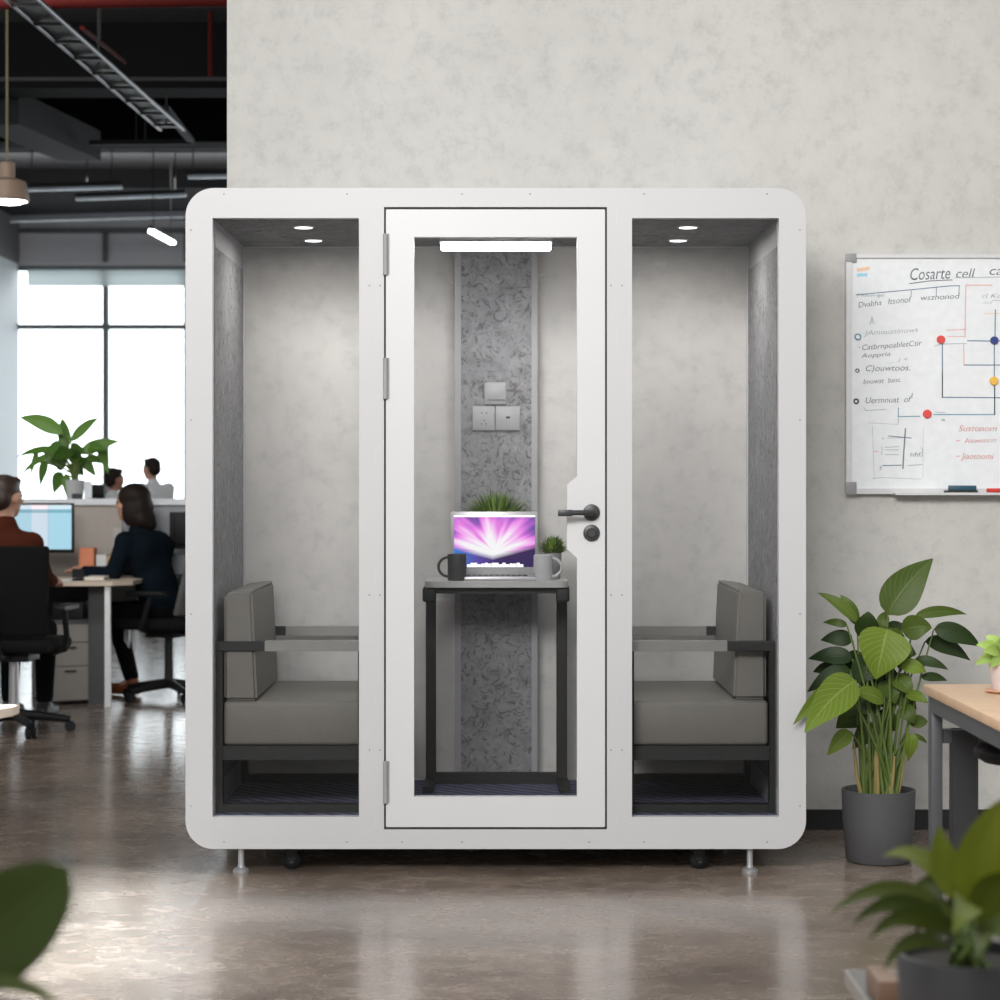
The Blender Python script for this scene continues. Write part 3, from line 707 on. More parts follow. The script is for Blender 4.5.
def stroke(ink, pts, wd=.9, second=False):
    bm = bmesh.new(); q = [wl(*p, second) for p in pts]
    for (xa, ya), (xb, yb) in zip(q, q[1:]):
        a = Vector((wX(xa), 0, wZ(ya))); b = Vector((wX(xb), 0, wZ(yb))); d = b-a
        if d.length < 1e-6: continue
        n = Vector((-d.z, 0, d.x)).normalized()*wd*.5*YW/F; e = d.normalized()*wd*.3*YW/F
        a2, b2 = a-e, b+e
        vs = [bm.verts.new((p.x, YW+.0034, p.z)) for p in (a2-n, b2-n, b2+n, a2+n)]; f = bm.faces.new(vs)
        r_ = bmesh.ops.extrude_face_region(bm, geom=[f]); bmesh.ops.translate(bm, vec=(0, .0006, 0), verts=[v for v in r_['geom'] if isinstance(v, bmesh.types.BMVert)])
    build(bm, 'marker_line', INK[ink], wb)
# diagram lines
stroke('blue', [(155, 322), (480, 292), (700, 270), (765, 268)], .8); stroke('blue', [(627, 275), (627, 330)], .6); stroke('blue', [(762, 270), (758, 335)], .6); stroke('blue', [(480, 292), (478, 330)], .5)
stroke('black', [(468, 256), (590, 240), (720, 234)], .9); stroke('grey', [(735, 222), (1150, 214)], .8)
stroke('pink', [(955, 265), (802, 265), (800, 300), (795, 570)], .9); stroke('pink', [(688, 530), (800, 526)], .8); stroke('pink', [(690, 566), (795, 568)], .7); stroke('pink', [(788, 612), (790, 735)], .9)
stroke('blue', [(810, 592), (950, 594)], 1.0); stroke('blue', [(990, 592), (1300, 592)], 1.0); stroke('grey', [(618, 622), (662, 612), (805, 608)], .8)
stroke('blue', [(662, 615), (662, 925), (1300, 930)], 1.0); stroke('blue', [(790, 735), (1300, 735)], 1.0)
stroke('blue', [(974, 410), (972, 570)], 1.0); stroke('blue', [(968, 612), (968, 805)], 1.0); stroke('blue', [(970, 852), (970, 1020)], 1.0)
stroke('orange', [(910, 432), (1150, 434)], .7); stroke('grey', [(955, 355), (1150, 350)], .6)
stroke('teal', [(970, 90), (970, 262), (610, 262)], 1.0, True); stroke('teal', [(530, 272), (403, 274), (403, 222)], .9, True); stroke('grey', [(403, 274), (402, 315)], .7, True)
stroke('blue', [(662, 0), (662, 157)], 1.0, True)
stroke('black', [(445, 345), (436, 470), (430, 580)], 1.2, True); stroke('blue', [(345, 388), (480, 400)], .8, True); stroke('grey', [(340, 400), (440, 398)], .6, True)
stroke('blue', [(312, 562), (420, 560)], .9, True); stroke('grey', [(308, 450), (305, 500)], .6, True); stroke('grey', [(455, 562), (545, 556)], .8, True)
for yy in (455, 470, 498): stroke('grey', [(325, yy), (405, yy+(-4 if yy == 455 else 0))], .7, True)
stroke('grey', [(200, 222), (210, 238), (330, 232)], .7, True); stroke('grey', [(250, 640), (300, 632), (540, 642)], .5, True); stroke('grey', [(540, 455), (546, 470), (542, 510)], .7, True)
stroke('grey', [(225, 310), (400, 320)], .4, True); stroke('grey', [(250, 330), (262, 640)], .4, True); stroke('grey', [(550, 340), (548, 640)], .3, True)
stroke('grey', [(238, 495), (248, 452), (258, 492)], .7); stroke('grey', [(240, 478), (256, 476)], .5)
stroke('black', [(482, 165), (486, 135)], .6, True)
def ring(ink, cx, cy, r, wd, second=False): stroke(ink, [(cx+r*math.cos(a*PI/6), cy+r*math.sin(a*PI/6)) for a in range(13)], wd, second)
ring('cyan', 165, 570, 17, 1.4); ring('black', 162, 768, 10, 1.0); ring('black', 155, 184, 13, 1.5, True)
stroke('orange', [(165, 176), (228, 166)], 3.6); stroke('cyan', [(165, 206), (215, 204)], 3.2)
stroke('grey', [(620, 248), (680, 250)], .7, True); stroke('grey', [(660, 292), (674, 296)], 2.0, True)
stroke('pink', [(745, 416), (765, 414)], 1.0, True); stroke('pink', [(745, 508), (765, 506)], 1.0, True); stroke('pink', [(258, 480), (285, 478)], .8, True)
def text(s, zx, zy, hpx, ink, second=False, wpx=None, rot=0, shear=.25, name='handwriting', off=.0004):
    px, py = wl(zx, zy, second)
    cu = bpy.data.curves.new('text', 'FONT'); cu.body = s; k = YW/F; cu.size = hpx*k/.7; cu.shear = shear; cu.offset = -.0002; cu.resolution_u = 3
    to = bpy.data.objects.new('text', cu); COL.objects.link(to)
    dg = bpy.context.evaluated_depsgraph_get(); me = bpy.data.meshes.new_from_object(to.evaluated_get(dg))
    bpy.data.objects.remove(to)
    xs = [v.co.x for v in me.vertices]; w0 = max(xs)-min(xs)
    sx = (wpx*k/w0) if wpx else 1
    r_ = Matrix.Rotation(rot, 4, 'Y')
    M = Matrix.Translation((wX(px), YW+.0036, wZ(py))) @ r_ @ Matrix.Rotation(PI/2, 4, 'X') @ Matrix.Diagonal((sx, 1, 1, 1))
    bm = bmesh.new(); bm.from_mesh(me); bm.transform(M); bpy.data.meshes.remove(me)
    r2 = bmesh.ops.extrude_face_region(bm, geom=bm.faces[:]); bmesh.ops.translate(bm, vec=(0, .0003, 0), verts=[v for v in r2['geom'] if isinstance(v, bmesh.types.BMVert)])
    build(bm, name, INK[ink], wb)
text('Cosarte', 465, 236, 12, 'black', wpx=40, rot=-.04); text('cell', 735, 222, 9.5, 'black', wpx=19); text('call', 930, 204, 9, 'black', wpx=22)
text('Miscerige', 158, 332, 3, 'blue', wpx=27); text('Dvabha', 165, 398, 5.5, 'black', wpx=23, rot=-.12); text('Itsonof', 340, 378, 6, 'black', wpx=24, rot=-.1); text('wsznonod', 530, 355, 5.5, 'black', wpx=39, rot=-.05)
text('JAmnuatinowt', 205, 560, 5, 'grey', wpx=55, rot=-.06); text('CatbrnpoabletCtir', 185, 648, 5.5, 'black', wpx=60, rot=-.08); text('Aoppria', 185, 694, 4.5, 'black', wpx=29, rot=-.08)
text('C)ouwtoos.', 205, 772, 6, 'black', wpx=44, rot=-.02); text('bnowat  banc.', 195, 848, 5, 'black', wpx=38, rot=-.06); text('.....l *', 330, 726, 4, 'grey', wpx=22, rot=-.1)
text('Uermnuat  of', 205, 196, 6, 'black', True, wpx=46, rot=-.03)
text('cl Kon', 890, 342, 4.5, 'grey', wpx=24, rot=-.03); text('rood', 895, 374, 3, 'grey', wpx=10)
text('Sustonom', 755, 360, 6, 'red', True, wpx=38); text('Aiswoncin', 790, 430, 5, 'red', True, wpx=32, rot=-.03); text('Jiaotoomi', 775, 524, 6, 'red', True, wpx=33)
text('tdd.', 468, 508, 4.5, 'black', True, wpx=11); text('5', 288, 588, 4, 'black', True); text('-', 165, 640, 5, 'black'); text('x', 305, 408, 3, 'black', True)
# magnets, eraser and pen
def magnet(label, px, py, r, col):
    o = lathe('magnet', (wX(px), YW+.0030, wZ(py)), [(0, -.009), (r*.85*YW/F, -.009), (r*YW/F, -.005), (r*YW/F, 0), (0, 0)], mat('magnet_'+col[0], col[1], .4), None, seg=24, axis='y')
    tag(o, label, 'magnet', 'round magnets on the whiteboard')
magnet('upper red round magnet on the whiteboard', 941, 339.5, 4.2, ('red', (.75, .07, .06)))
magnet('dark blue round magnet on the whiteboard', 994.5, 340.5, 4.2, ('blue', (.03, .05, .22)))
magnet('yellow round magnet on the whiteboard', 994, 381, 4.4, ('yellow', (.85, .50, .08)))
magnet('lower red round magnet on the whiteboard', 927.3, 414, 4.4, ('red', (.75, .07, .06)))
ty = YW-.046; tz = wZ(492.5)
er = thing('whiteboard_eraser', 'dark teal eraser with black felt on the whiteboard tray', 'eraser', (wX(961), ty, tz))
box('felt_pad', wX(943), wX(975), ty, ty+.030, tz, tz+.008, GAP, er); box('body', wX(947), wX(974), ty, ty+.030, tz+.0082, wZ(485.5), mat('teal_plastic', (.02, .08, .12), .5), er, .003)
mk = thing('marker_pen', 'red marker pen lying on the whiteboard tray', 'marker', (wX(997), ty+.015, tz))
tube('barrel', [(wX(985), ty+.015, tz+.0085), (wX(1012), ty+.015, tz+.0085)], .008, mat('red_plastic', (.65, .04, .03), .4), mk, seg=14)
tube('cap', [(wX(1012.2), ty+.015, tz+.0085), (wX(1022), ty+.015, tz+.0085)], .0085, mat('red_cap', (.5, .03, .02), .4), mk, seg=14)

# ------------------------------------------------------------------ tall plant beside the booth
LEAFM = m_leaf('plant_leaf', (.009, .026, .006), (.17, .25, .02), vein=(.50, .56, .22), veinamt=.38, rough=.5)
STEM = mat('green_stem', (.10, .15, .03), .5); STEMB = mat('tan_stem', (.26, .20, .07), .6)
PY = 7.445; pc = Vector((pX(878.5, PY), PY, 0)); pr = .128; ph = pZ(789, PY)
POTG = mat('matt_grey_pot', (.075, .075, .078), .65); SOIL = mat('dark_soil', (.02, .015, .01), .95)
tp = thing('potted_plant', 'tall leafy green plant in a grey floor pot beside the booth', 'potted plant', pc)
lathe('pot', pc, [(0, 0), (pr*.82, 0), (pr*.88, .008), (pr*.97, ph*.55), (pr, ph), (pr*.94, ph), (pr*.93, ph-.03), (0, ph-.03)], POTG, tp, seg=48)
lathe('soil', pc+Vector((0, 0, ph-.03)), [(0, .006), (pr*.9, .004), (pr*.9, 0), (0, 0)], SOIL, tp)
def zl(x, y): return 780+.22*x, 540+.22*y
TL = [((490, 340), (695, 85), 185, .28, 0), ((355, 375), (170, 240), 60, .45, .0), ((350, 385), (275, 250), 65, .38, .05), ((305, 390), (195, 375), 40, .22, .0),
      ((390, 455), (400, 325), 120, .08, -.03), ((455, 405), (478, 325), 60, .35, .06), ((490, 405), (435, 632), 250, .72, -.13), ((555, 410), (690, 400), 120, .30, -.05),
      ((612, 348), (848, 338), 55, .33, .02), ((700, 405), (912, 485), 95, .06, .0), ((660, 460), (865, 548), 85, .06, .06), ((610, 545), (765, 590), 55, .08, .0),
      ((330, 455), (185, 455), 80, .04, .02), ((330, 540), (128, 540), 90, .03, .03), ((320, 590), (125, 690), 95, .05, .02), ((345, 640), (112, 875), 175, .72, -.34),
      ((290, 650), (60, 840), 85, .60, -.33), ((475, 735), (325, 690), 80, .60, -.08), ((500, 400), (550, 600), 100, .35, .02), ((550, 570), (665, 600), 75, .8, -.08),
      ((640, 625), (760, 640), 45, .1, .0), ((520, 620), (600, 705), 95, .35, -.05), ((575, 700), (672, 742), 60, .55, -.08), ((555, 760), (610, 835), 80, .25, -.03),
      ((590, 835), (672, 825), 65, .3, .0), ((320, 870), (215, 980), 80, .7, -.08), ((600, 880), (582, 1005), 65, .6, -.05), ((565, 470), (548, 590), 85, .5, -.02),
      ((440, 540), (320, 655), 140, .05, .0), ((430, 700), (300, 800), 140, .12, .0), ((390, 770), (255, 855), 130, .14, .04), ((470, 640), (525, 745), 110, .25, -.02),
      ((430, 840), (330, 950), 100, .18, .02), ((600, 885), (670, 925), 26, .3, .02), ((450, 780), (525, 870), 95, .18, .04), ((520, 700), (620, 770), 90, .2, .05),
      ((430, 600), (540, 690), 120, .08, .08), ((380, 520), (290, 610), 110, .06, .08), ((520, 500), (620, 520), 90, .12, .06), ((360, 660), (470, 760), 110, .12, .06),
      ((470, 460), (560, 380), 100, .12, .08), ((400, 640), (430, 560), 120, .1, .05), ((500, 800), (420, 900), 90, .15, .06), ((250, 580), (150, 600), 60, .06, .08)]
L = Leafer(); bst = bmesh.new(); rr = random.Random(5)
for i, (b, t_, wz, tone, dy) in enumerate(TL):
    pb, pt = zl(*b), zl(*t_); yb = PY+dy*.6+rr.uniform(-.02, .02); yt = PY+dy+rr.uniform(-.04, .04)
    B = P(pb[0], pb[1], yb); T = P(pt[0], pt[1], yt); d = T-B
    up = 0 if i == 0 else d.length*.16
    M_ = (B+T)/2+Vector((0, -.03, up))
    ww = wz*.22*PY/F
    if i == 0: M_ = (B+T)/2+Vector((-.035, -.02, 0))
    L.leaf(B, M_, T, ww, tone=tone, ns=14, side=d.cross(Vector((rr.uniform(-.25, .25), -1, rr.uniform(.0, .5)))))
    r0 = Vector((pc.x+rr.uniform(-.055, .055), PY+rr.uniform(-.04, .04), ph-.03))
    mid = r0.lerp(B, .5); mid.x = r0.x*.65+B.x*.35
    pts = [r0*(1-t)**2+mid*2*t*(1-t)+B*t*t for t in [k/8 for k in range(9)]]
    atube(bst, pts, [.0062-.0035*k/8 for k in range(9)], 7)
L.done('foliage', LEAFM, tp); build(bst, 'stems', STEM, tp, smooth=True)
bm = bmesh.new()
for i in range(11):
    a = rr.uniform(-1, 1); b0 = Vector((pc.x+a*.06, PY+rr.uniform(-.05, .03), ph-.03)); atube(bm, [b0, b0+Vector((a*.02, 0, rr.uniform(.06, .13))), b0+Vector((a*.03, 0, rr.uniform(.14, .2)))], [.009, .007, .003], 7)
build(bm, 'dry_stalks', STEMB, tp, smooth=True, label='tan dry stalks at the base')

# ------------------------------------------------------------------ table on the right
TYB = 6.20; ttop = pZ(684, TYB)
rt = thing('work_table', 'pale wooden table with dark grey metal legs at the right edge', 'table', (pX(1060, 5.7), 5.6, 0))
xa = pX(923, TYB); xb = xa+.95
box('table_top', xa, xb, 4.9, TYB, ttop-.028, ttop, WOOD, rt, .004)
TM = mat('slate_metal', (.085, .088, .095), .45, .2)
lx = pX(929.5, TYB-.04)
for x0 in (lx, xb-.06):
    for y0 in (TYB-.07, 4.95):
        box('leg', x0, x0+.032, y0, y0+.05, 0, ttop-.028, TM, rt, .003)
box('side_rail', lx, lx+.03, 5.0, TYB-.07, ttop-.075, ttop-.0285, TM, rt); box('side_rail', xb-.06, xb-.03, 5.0, TYB-.07, ttop-.075, ttop-.0285, TM, rt)
box('back_rail', lx+.032, xb-.06, TYB-.06, TYB-.03, ttop-.165, ttop-.125, TM, rt)
box('support_panel', pX(951, TYB-.045), pX(976, TYB-.045), TYB-.075, TYB-.02, 0, ttop-.125, mat('dark_slate', (.03, .031, .034), .5), rt, label='wide dark support panel')
# little plant on it
Y = 5.95; c = P(1007, 690, Y); c.z = ttop
sp_ = thing('potted_plant', 'small light green plant in a pale pink pot on the wooden table', 'potted plant', c)
lathe('saucer', c, [(0, 0), (.05, 0), (.062, .006), (.060, .009), (0, .009)], mat('terracotta_saucer', (.55, .30, .18), .6), sp_)
lathe('pot', c+Vector((0, 0, .009)), [(0, 0), (.038, 0), (.054, .078), (.050, .078), (.047, .066), (0, .066)], mat('pale_pink_pot', (.62, .52, .49), .6), sp_)
lathe('soil', c+Vector((0, 0, .072)), [(0, .004), (.047, .003), (.047, 0), (0, 0)], SOIL, sp_)
L = Leafer(); bst = bmesh.new()
for b, t_, wd, tn, dy in [((1000, 655), (974, 665), 12, .7, -.03), ((1000, 650), (976, 645), 12, .9, 0), ((1003, 650), (985, 636), 13, 1, .02), ((1006, 650), (1000, 634), 14, .9, -.03), ((1003, 656), (990, 668), 12, .6, -.05),
                         ((1010, 650), (1018, 630), 14, .8, 0), ((1012, 655), (1030, 645), 13, .8, 0), ((1010, 655), (1028, 664), 12, .7, -.03), ((1000, 652), (983, 652), 13, .85, -.06), ((1004, 648), (996, 643), 14, .8, -.06)]:
    B, T = P(*b, Y+dy*.4), P(*t_, Y+dy); L.leaf(B, (B+T)/2+Vector((0, -.01, .012)), T, wd*Y/F, tone=tn, ns=8)
    atube(bst, [c+Vector((0, 0, .07)), B], .0018, 6)
L.done('foliage', m_leaf('light_leaf', (.08, .16, .03), (.36, .52, .12), vein=(.6, .7, .35), veinamt=.3), sp_); build(bst, 'stems', STEM, sp_)
# black chair seat seen under the table
sc = P(1018, 752, 5.75)
st = thing('stool', 'black round-seated stool tucked under the wooden table', 'stool', (sc.x, sc.y, 0))
lathe('seat', (sc.x, sc.y, sc.z-.03), [(0, 0), (.09, .002), (.115, .018), (.118, .035), (.10, .055), (0, .06)], BLACKP, st)
tube('post', [(sc.x, sc.y, .03), (sc.x, sc.y, sc.z-.03)], .022, DARKM, st)
lathe('base', (sc.x, sc.y, 0), [(0, 0), (.14, 0), (.14, .008), (.03, .03), (0, .03)], DARKM, st)

# ------------------------------------------------------------------ foreground low table with plant
LTX = pX(844.5, 3.87); LZ = pZ(970, 3.87)
ft = thing('low_table', 'low grey table with pale edge in the bottom right corner', 'table', (LTX+.4, 3.4, 0))
box('table_top', LTX+.004, LTX+.9, 2.95, 3.866, LZ-.025, LZ-.001, mat('grey_laminate', (.09, .085, .08), .6), ft)
bm = bmesh.new(); 
for x0, x1, y0, y1 in ((LTX, LTX+.9, 3.866, 3.872), (LTX, LTX+.004, 2.95, 3.866), (LTX, LTX+.9, 2.945, 2.95), (LTX+.9, LTX+.904, 2.945, 3.872)): abox(bm, x0, x1, y0, y1, LZ-.026, LZ)
build(bm, 'edge_trim', mat('pale_edge', (.22, .20, .18), .4), ft)
for x0 in (LTX+.05, LTX+.82):
    for y0 in (3.0, 3.78): box('leg', x0, x0+.035, y0, y0+.035, 0, LZ-.026, DARKM, ft)
wbk = box('wooden_block', pX(876, 3.62), pX(899, 3.62), 3.60, 3.72, LZ, pZ(981, 3.60), mat('dark_wood_block', (.13, .075, .045), .5), None, .003)
tag(wbk, 'small brown wooden block beside the foreground pot', 'wooden block')
PYF = 3.2; fc = Vector((pX(968, PYF), PYF, LZ)); fr = 71*PYF/F; fh = pZ(953, PYF-.0)-LZ
fp = thing('potted_plant', 'blurred leafy plant in a dark pot in the bottom right foreground', 'potted plant', fc)
lathe('pot', fc, [(0, 0), (fr*.85, 0), (fr*.9, .006), (fr, fh), (fr*.93, fh), (fr*.92, fh-.02), (0, fh-.02)], mat('dark_pot', (.035, .035, .037), .6), fp, seg=48)
lathe('soil', fc+Vector((0, 0, fh-.02)), [(0, .006), (fr*.9, .004), (fr*.9, 0), (0, 0)], SOIL, fp)
def zf(x, y): return 780+.28*x, 720+.28*y
L = Leafer(); bst = bmesh.new()
FL = [((640, 720), (390, 500), (178, 695), 62, .12, -.05), ((640, 760), (400, 560), (258, 735), 66, .06, -.12), ((640, 790), (430, 620), (318, 785), 66, .10, -.16), ((620, 820), (440, 720), (368, 900), 55, .10, -.2),
      ((660, 680), (520, 410), (365, 490), 70, .3, .05), ((670, 640), (560, 520), (570, 375), 120, .35, .0), ((720, 680), (690, 450), (830, 260), 190, .45, -.05), ((640, 660), (700, 600), (615, 760), 120, .35, -.2),
      ((700, 720), (760, 560), (880, 560), 120, .2, -.1), ((690, 760), (800, 680), (830, 820), 110, .1, -.18), ((600, 720), (560, 640), (480, 760), 80, .05, -.05), ((640, 600), (520, 560), (460, 640), 75, .08, .05),
      ((680, 700), (620, 560), (660, 460), 120, .12, .08), ((740, 740), (700, 640), (740, 560), 140, .1, .02), ((640, 740), (560, 680), (520, 790), 90, .04, .0), ((780, 700), (900, 400), (1000, 480), 150, .3, .0),
      ((760, 760), (900, 640), (1050, 780), 120, .15, -.1), ((700, 780), (720, 700), (700, 850), 90, .15, -.22), ((660, 760), (560, 600), (430, 700), 70, .05, .12)]
for b, m_, t_, wz, tone, dy in FL:
    B, M_, T = P(*zf(*b), PYF+dy*.3), P(*zf(*m_), PYF+dy*.7), P(*zf(*t_), PYF+dy)
    L.leaf(B, M_, T, wz*.28*PYF/F*1.1, tone=tone, ns=14, side=(T-B).cross(Vector((0, -1, .3))))
    atube(bst, [fc+Vector((random.uniform(-.03, .03), random.uniform(-.03, .03), fh-.02)), B], [.005, .003], 7)
L.done('foliage', m_leaf('dark_leaf', (.012, .022, .002), (.17, .20, .008), veinamt=.10, rough=.5), fp); build(bst, 'stems', STEM, fp, smooth=True)

# bottom left plant on a stand
PL = 2.3; lc_ = Vector((pX(-35, PL), PL, 0)); lz = pZ(1012, PL)
stnd = thing('plant_stand', 'plant stand below the large blurred leaf at the bottom left', 'plant stand', lc_)
lathe('top', lc_+Vector((0, 0, lz-.17)), [(0, 0), (.1, 0), (.1, .02), (0, .02)], WOOD, stnd)
for a in (0, 2.1, 4.2): tube('leg', [lc_+Vector((math.cos(a)*.1, math.sin(a)*.1, 0)), lc_+Vector((math.cos(a)*.07, math.sin(a)*.07, lz-.17))], .01, DARKM, stnd)
bp = thing('potted_plant', 'large blurred dark green leaf of a plant at the bottom left', 'potted plant', lc_+Vector((0, 0, lz-.15)))
q = lc_+Vector((0, 0, lz-.15))
lathe('pot', q, [(0, 0), (.055, 0), (.07, .15), (.064, .15), (.062, .135), (0, .135)], mat('black_pot', (.01, .01, .01), .6), bp)
L = Leafer()
for b, m_, t_, wd, tn, dy in [((-80, 985), (0, 935), (68, 868), 104, .1, -.02), ((-30, 985), (25, 972), (66, 1010), 16, .5, -.1), ((-45, 1000), (-110, 930), (-160, 960), 60, .2, .05), ((-35, 1000), (-80, 880), (-60, 800), 60, .2, .1), ((-30, 1010), (-10, 990), (-5, 1030), 30, .2, -.08)]:
    L.leaf(P(*b, PL), P(*m_, PL+dy*.5), P(*t_, PL+dy), wd*PL/F, tone=tn, ns=16, fold=.1, shape='round' if wd > 100 else 'ovate')
L.done('foliage', m_leaf('deep_leaf', (.02, .034, .003), (.06, .08, .012), veinamt=.1), bp)

# table corner at left edge
Y = 6.0; z = .72; c0 = P(16, 706, (CH-.72)*F/(706-VY))
ct = thing('side_table', 'pale wooden table corner at the left edge of the photo', 'table', (c0.x-.35, c0.y-.1, 0))
bm = bmesh.new(); h = .024
pts = [(c0.x, c0.y), (c0.x-.02, c0.y-.10), (c0.x-.75, c0.y-.35), (c0.x-.75, c0.y+.02)]
pts = [(c0.x, c0.y+.05), (c0.x, c0.y-.02), (c0.x-.05, c0.y-.38), (c0.x-.7, c0.y-.38), (c0.x-.7, c0.y+.05)]
pts = [(c0.x, c0.y+.04), (c0.x-.002, c0.y-.03), (c0.x-.20, c0.y-.55), (c0.x-.75, c0.y-.55), (c0.x-.75, c0.y+.04)]
vs = [bm.verts.new((x, y, z-h)) for x, y in pts]; f = bm.faces.new(vs); e = bmesh.ops.extrude_face_region(bm, geom=[f])
bmesh.ops.translate(bm, vec=(0, 0, h), verts=[v for v in e['geom'] if isinstance(v, bmesh.types.BMVert)]); build(bm, 'table_top', WOODD, ct)
for dx, dy in ((-.12, -.02), (-.68, -.02), (-.68, -.5), (-.3, -.5)): box('leg', c0.x+dx-.015, c0.x+dx+.015, c0.y+dy-.015, c0.y+dy+.015, 0, z-h, mat('white_leg', (.7, .7, .7), .5), ct)

# ------------------------------------------------------------------ people
SKIN = mat('skin', (.50, .27, .18), .55); SKINB = mat('skin_tanned', (.34, .16, .10), .55)
def blob_bm(parts):
    bm = bmesh.new()
    for p in parts:
        if p[0] == 's':
            r = bmesh.ops.create_icosphere(bm, subdivisions=3, radius=1)
            M = Matrix.Translation(p[1]) @ (p[3].to_matrix().to_4x4() if len(p) > 3 else Matrix.Identity(4)) @ Matrix.Diagonal((*p[2], 1))
            bmesh.ops.transform(bm, matrix=M, verts=r['verts'])
        else:
            _, a, b, ra, rb = p[:5]; a, b = Vector(a), Vector(b); n = max(2, int((b-a).length/min(ra, rb)*1.6))
            n = min(n, 18)
            for i in range(n+1):
                t = i/n; r = bmesh.ops.create_icosphere(bm, subdivisions=2, radius=ra*(1-t)+rb*t); bmesh.ops.translate(bm, vec=a.lerp(b, t), verts=r['verts'])
            atube(bm, [a, b], [ra*.97, rb*.97], 12)
    return bm
def blob(name, parts, m, parent, vox=.011, sm=4, M=None):
    bm = blob_bm(parts)
    if M is not None: bm.transform(M)
    me = bpy.data.meshes.new(name); bm.to_mesh(me); bm.free()
    o = bpy.data.objects.new('tmp', me); COL.objects.link(o)
    r = o.modifiers.new('r', 'REMESH'); r.mode = 'VOXEL'; r.voxel_size = vox; r.use_smooth_shade = True
    s = o.modifiers.new('s', 'SMOOTH'); s.factor = .5; s.iterations = sm
    dg = bpy.context.evaluated_depsgraph_get(); me2 = bpy.data.meshes.new_from_object(o.evaluated_get(dg)); bpy.data.objects.remove(o); bpy.data.meshes.remove(me)
    me2.name = name; me2.polygons.foreach_set('use_smooth', [True]*len(me2.polygons)); me2.materials.clear(); return ob(name, me2, m, parent)
def V(*a): return Vector(a)
def person(label, loc, rz, J, skin, top, legs, shoe, hairm, hair='short', head_yaw=0, fat=1.0):
    """J: joints in a frame facing +y, base on the floor"""
    t = thing('person', label, 'person', loc); WINV.pop(t.name, None); t.rotation_euler = (0, 0, rz)
    pel, che, nk, hd = V(*J['pelvis']), V(*J['chest']), V(*J['neck']), V(*J['head'])
    R = Euler((J.get('pitch', 0), 0, head_yaw)).to_quaternion(); Re = R.to_euler()
    def H(x, y, z): return hd+R @ V(x, y, z)
    parts = [('s', H(0, -.008, .02), (.074, .092, .092), Re), ('s', H(0, .022, -.045), (.056, .066, .066), Re), ('s', H(0, .052, -.085), (.030, .032, .024), Re),
             ('s', H(0, .098, -.018), (.012, .020, .014), Re), ('c', H(0, .088, .02), H(0, .100, -.014), .010, .012), ('s', H(0, .084, -.052), (.023, .012, .009), Re),
             ('s', H(0, .082, .030), (.046, .014, .010), Re)]
    for s in (-1, 1):
        parts += [('s', H(s*.076, -.005, -.005), (.010, .020, .031), Re), ('s', H(s*.030, .080, .008), (.013, .010, .009), Re), ('s', H(s*.040, .060, -.022), (.022, .022, .020), Re)]
    parts += [('c', nk-V(0, 0, .03), H(0, -.012, -.06), .054, .050), ('c', pel, che, .100*fat, .100*fat)]
    tp_ = [('s', pel+V(0, 0, .03), (.165*fat, .125, .12)), ('c', pel, che, .128*fat, .128), ('s', pel.lerp(che, .45), (.155*fat, .12, .15)), ('s', che, (.172*fat, .125, .165)), ('c', che+V(-.08, 0, .05), che+V(.08, 0, .05), .115, .115),
           ('c', nk-V(0, 0, .035), nk+V(0, 0, .0), .075, .060)]
    lg = [('s', pel, (.165*fat, .135, .11))]
    for s, side in ((-1, 'l'), (1, 'r')):
        sh, el, ha = V(*J['sh_'+side]), V(*J['el_'+side]), V(*J['ha_'+side]); kn, an = V(*J['kn_'+side]), V(*J['an_'+side])
        hip = pel+V(s*.085, 0, -.01)
        parts += [('c', sh, el, .045, .038), ('c', el, ha, .038, .026)]
        d = (ha-el).normalized(); sd = d.cross(V(0, 0, 1)).normalized(); pm = ha+d*.045
        parts += [('c', ha, ha+d*.06, .026, .028), ('c', ha+d*.06-sd*.02, ha+d*.075+sd*.022, .017, .016)]
        for k_, ln in ((-1.5, .060), (-.5, .072), (.5, .068), (1.5, .052)):
            b0 = ha+d*.075+sd*.015*k_; m1 = b0+d*ln*.55+sd*.003*k_-V(0, 0, .004); m2 = m1+d*ln*.42-V(0, 0, .016)
            parts += [('c', b0, m1, .0095, .0088), ('c', m1, m2, .0088, .0075)]
        th = ha+d*.02-sd*s*.022; parts += [('c', th, th+d*.038-sd*s*.020, .012, .010), ('c', th+d*.038-sd*s*.020, th+d*.062-sd*s*.022, .010, .009)]
        parts += [('c', hip, kn, .075, .052), ('c', kn, an, .052, .036)]
        tp_ += [('s', sh, (.068, .068, .068)), ('c', che+V(s*.07, 0, .08), sh, .085, .066), ('c', sh, el, .064, .052), ('c', el, el.lerp(ha, .93), .052, .037)]
        lg += [('c', hip, kn, .094, .068), ('c', kn, an.lerp(kn, .08), .068, .050)]
        fd = V(*J.get('foot_'+side, (0, 1, 0))).normalized()
        parts += [('c', an, an+fd*.10-V(0, 0, .04), .034, .026)]
        blob('shoe', [('c', V(an.x, an.y, .045)-fd*.03, V(an.x, an.y, .04)+fd*.15, .042, .036), ('s', V(an.x, an.y, .05)-fd*.02, (.042, .045, .045)), ('c', V(an.x, an.y, .08), V(an.x, an.y, .05), .046, .042)], shoe, t, .012, 3)
    body = blob('body', parts, skin, t, .0085, 3)
    blob('sweater', tp_, top, t, .013, 5); blob('trousers', lg, legs, t, .013, 5)
    for s in (-1, 1):
        e = bmesh.new(); r = bmesh.ops.create_icosphere(e, subdivisions=2, radius=.011); bmesh.ops.translate(e, vec=H(s*.030, .083, .008), verts=r['verts']); e_me = build(e, 'eye', mat('eye_dark', (.02, .015, .012), .2), t, smooth=True, ang=PI)
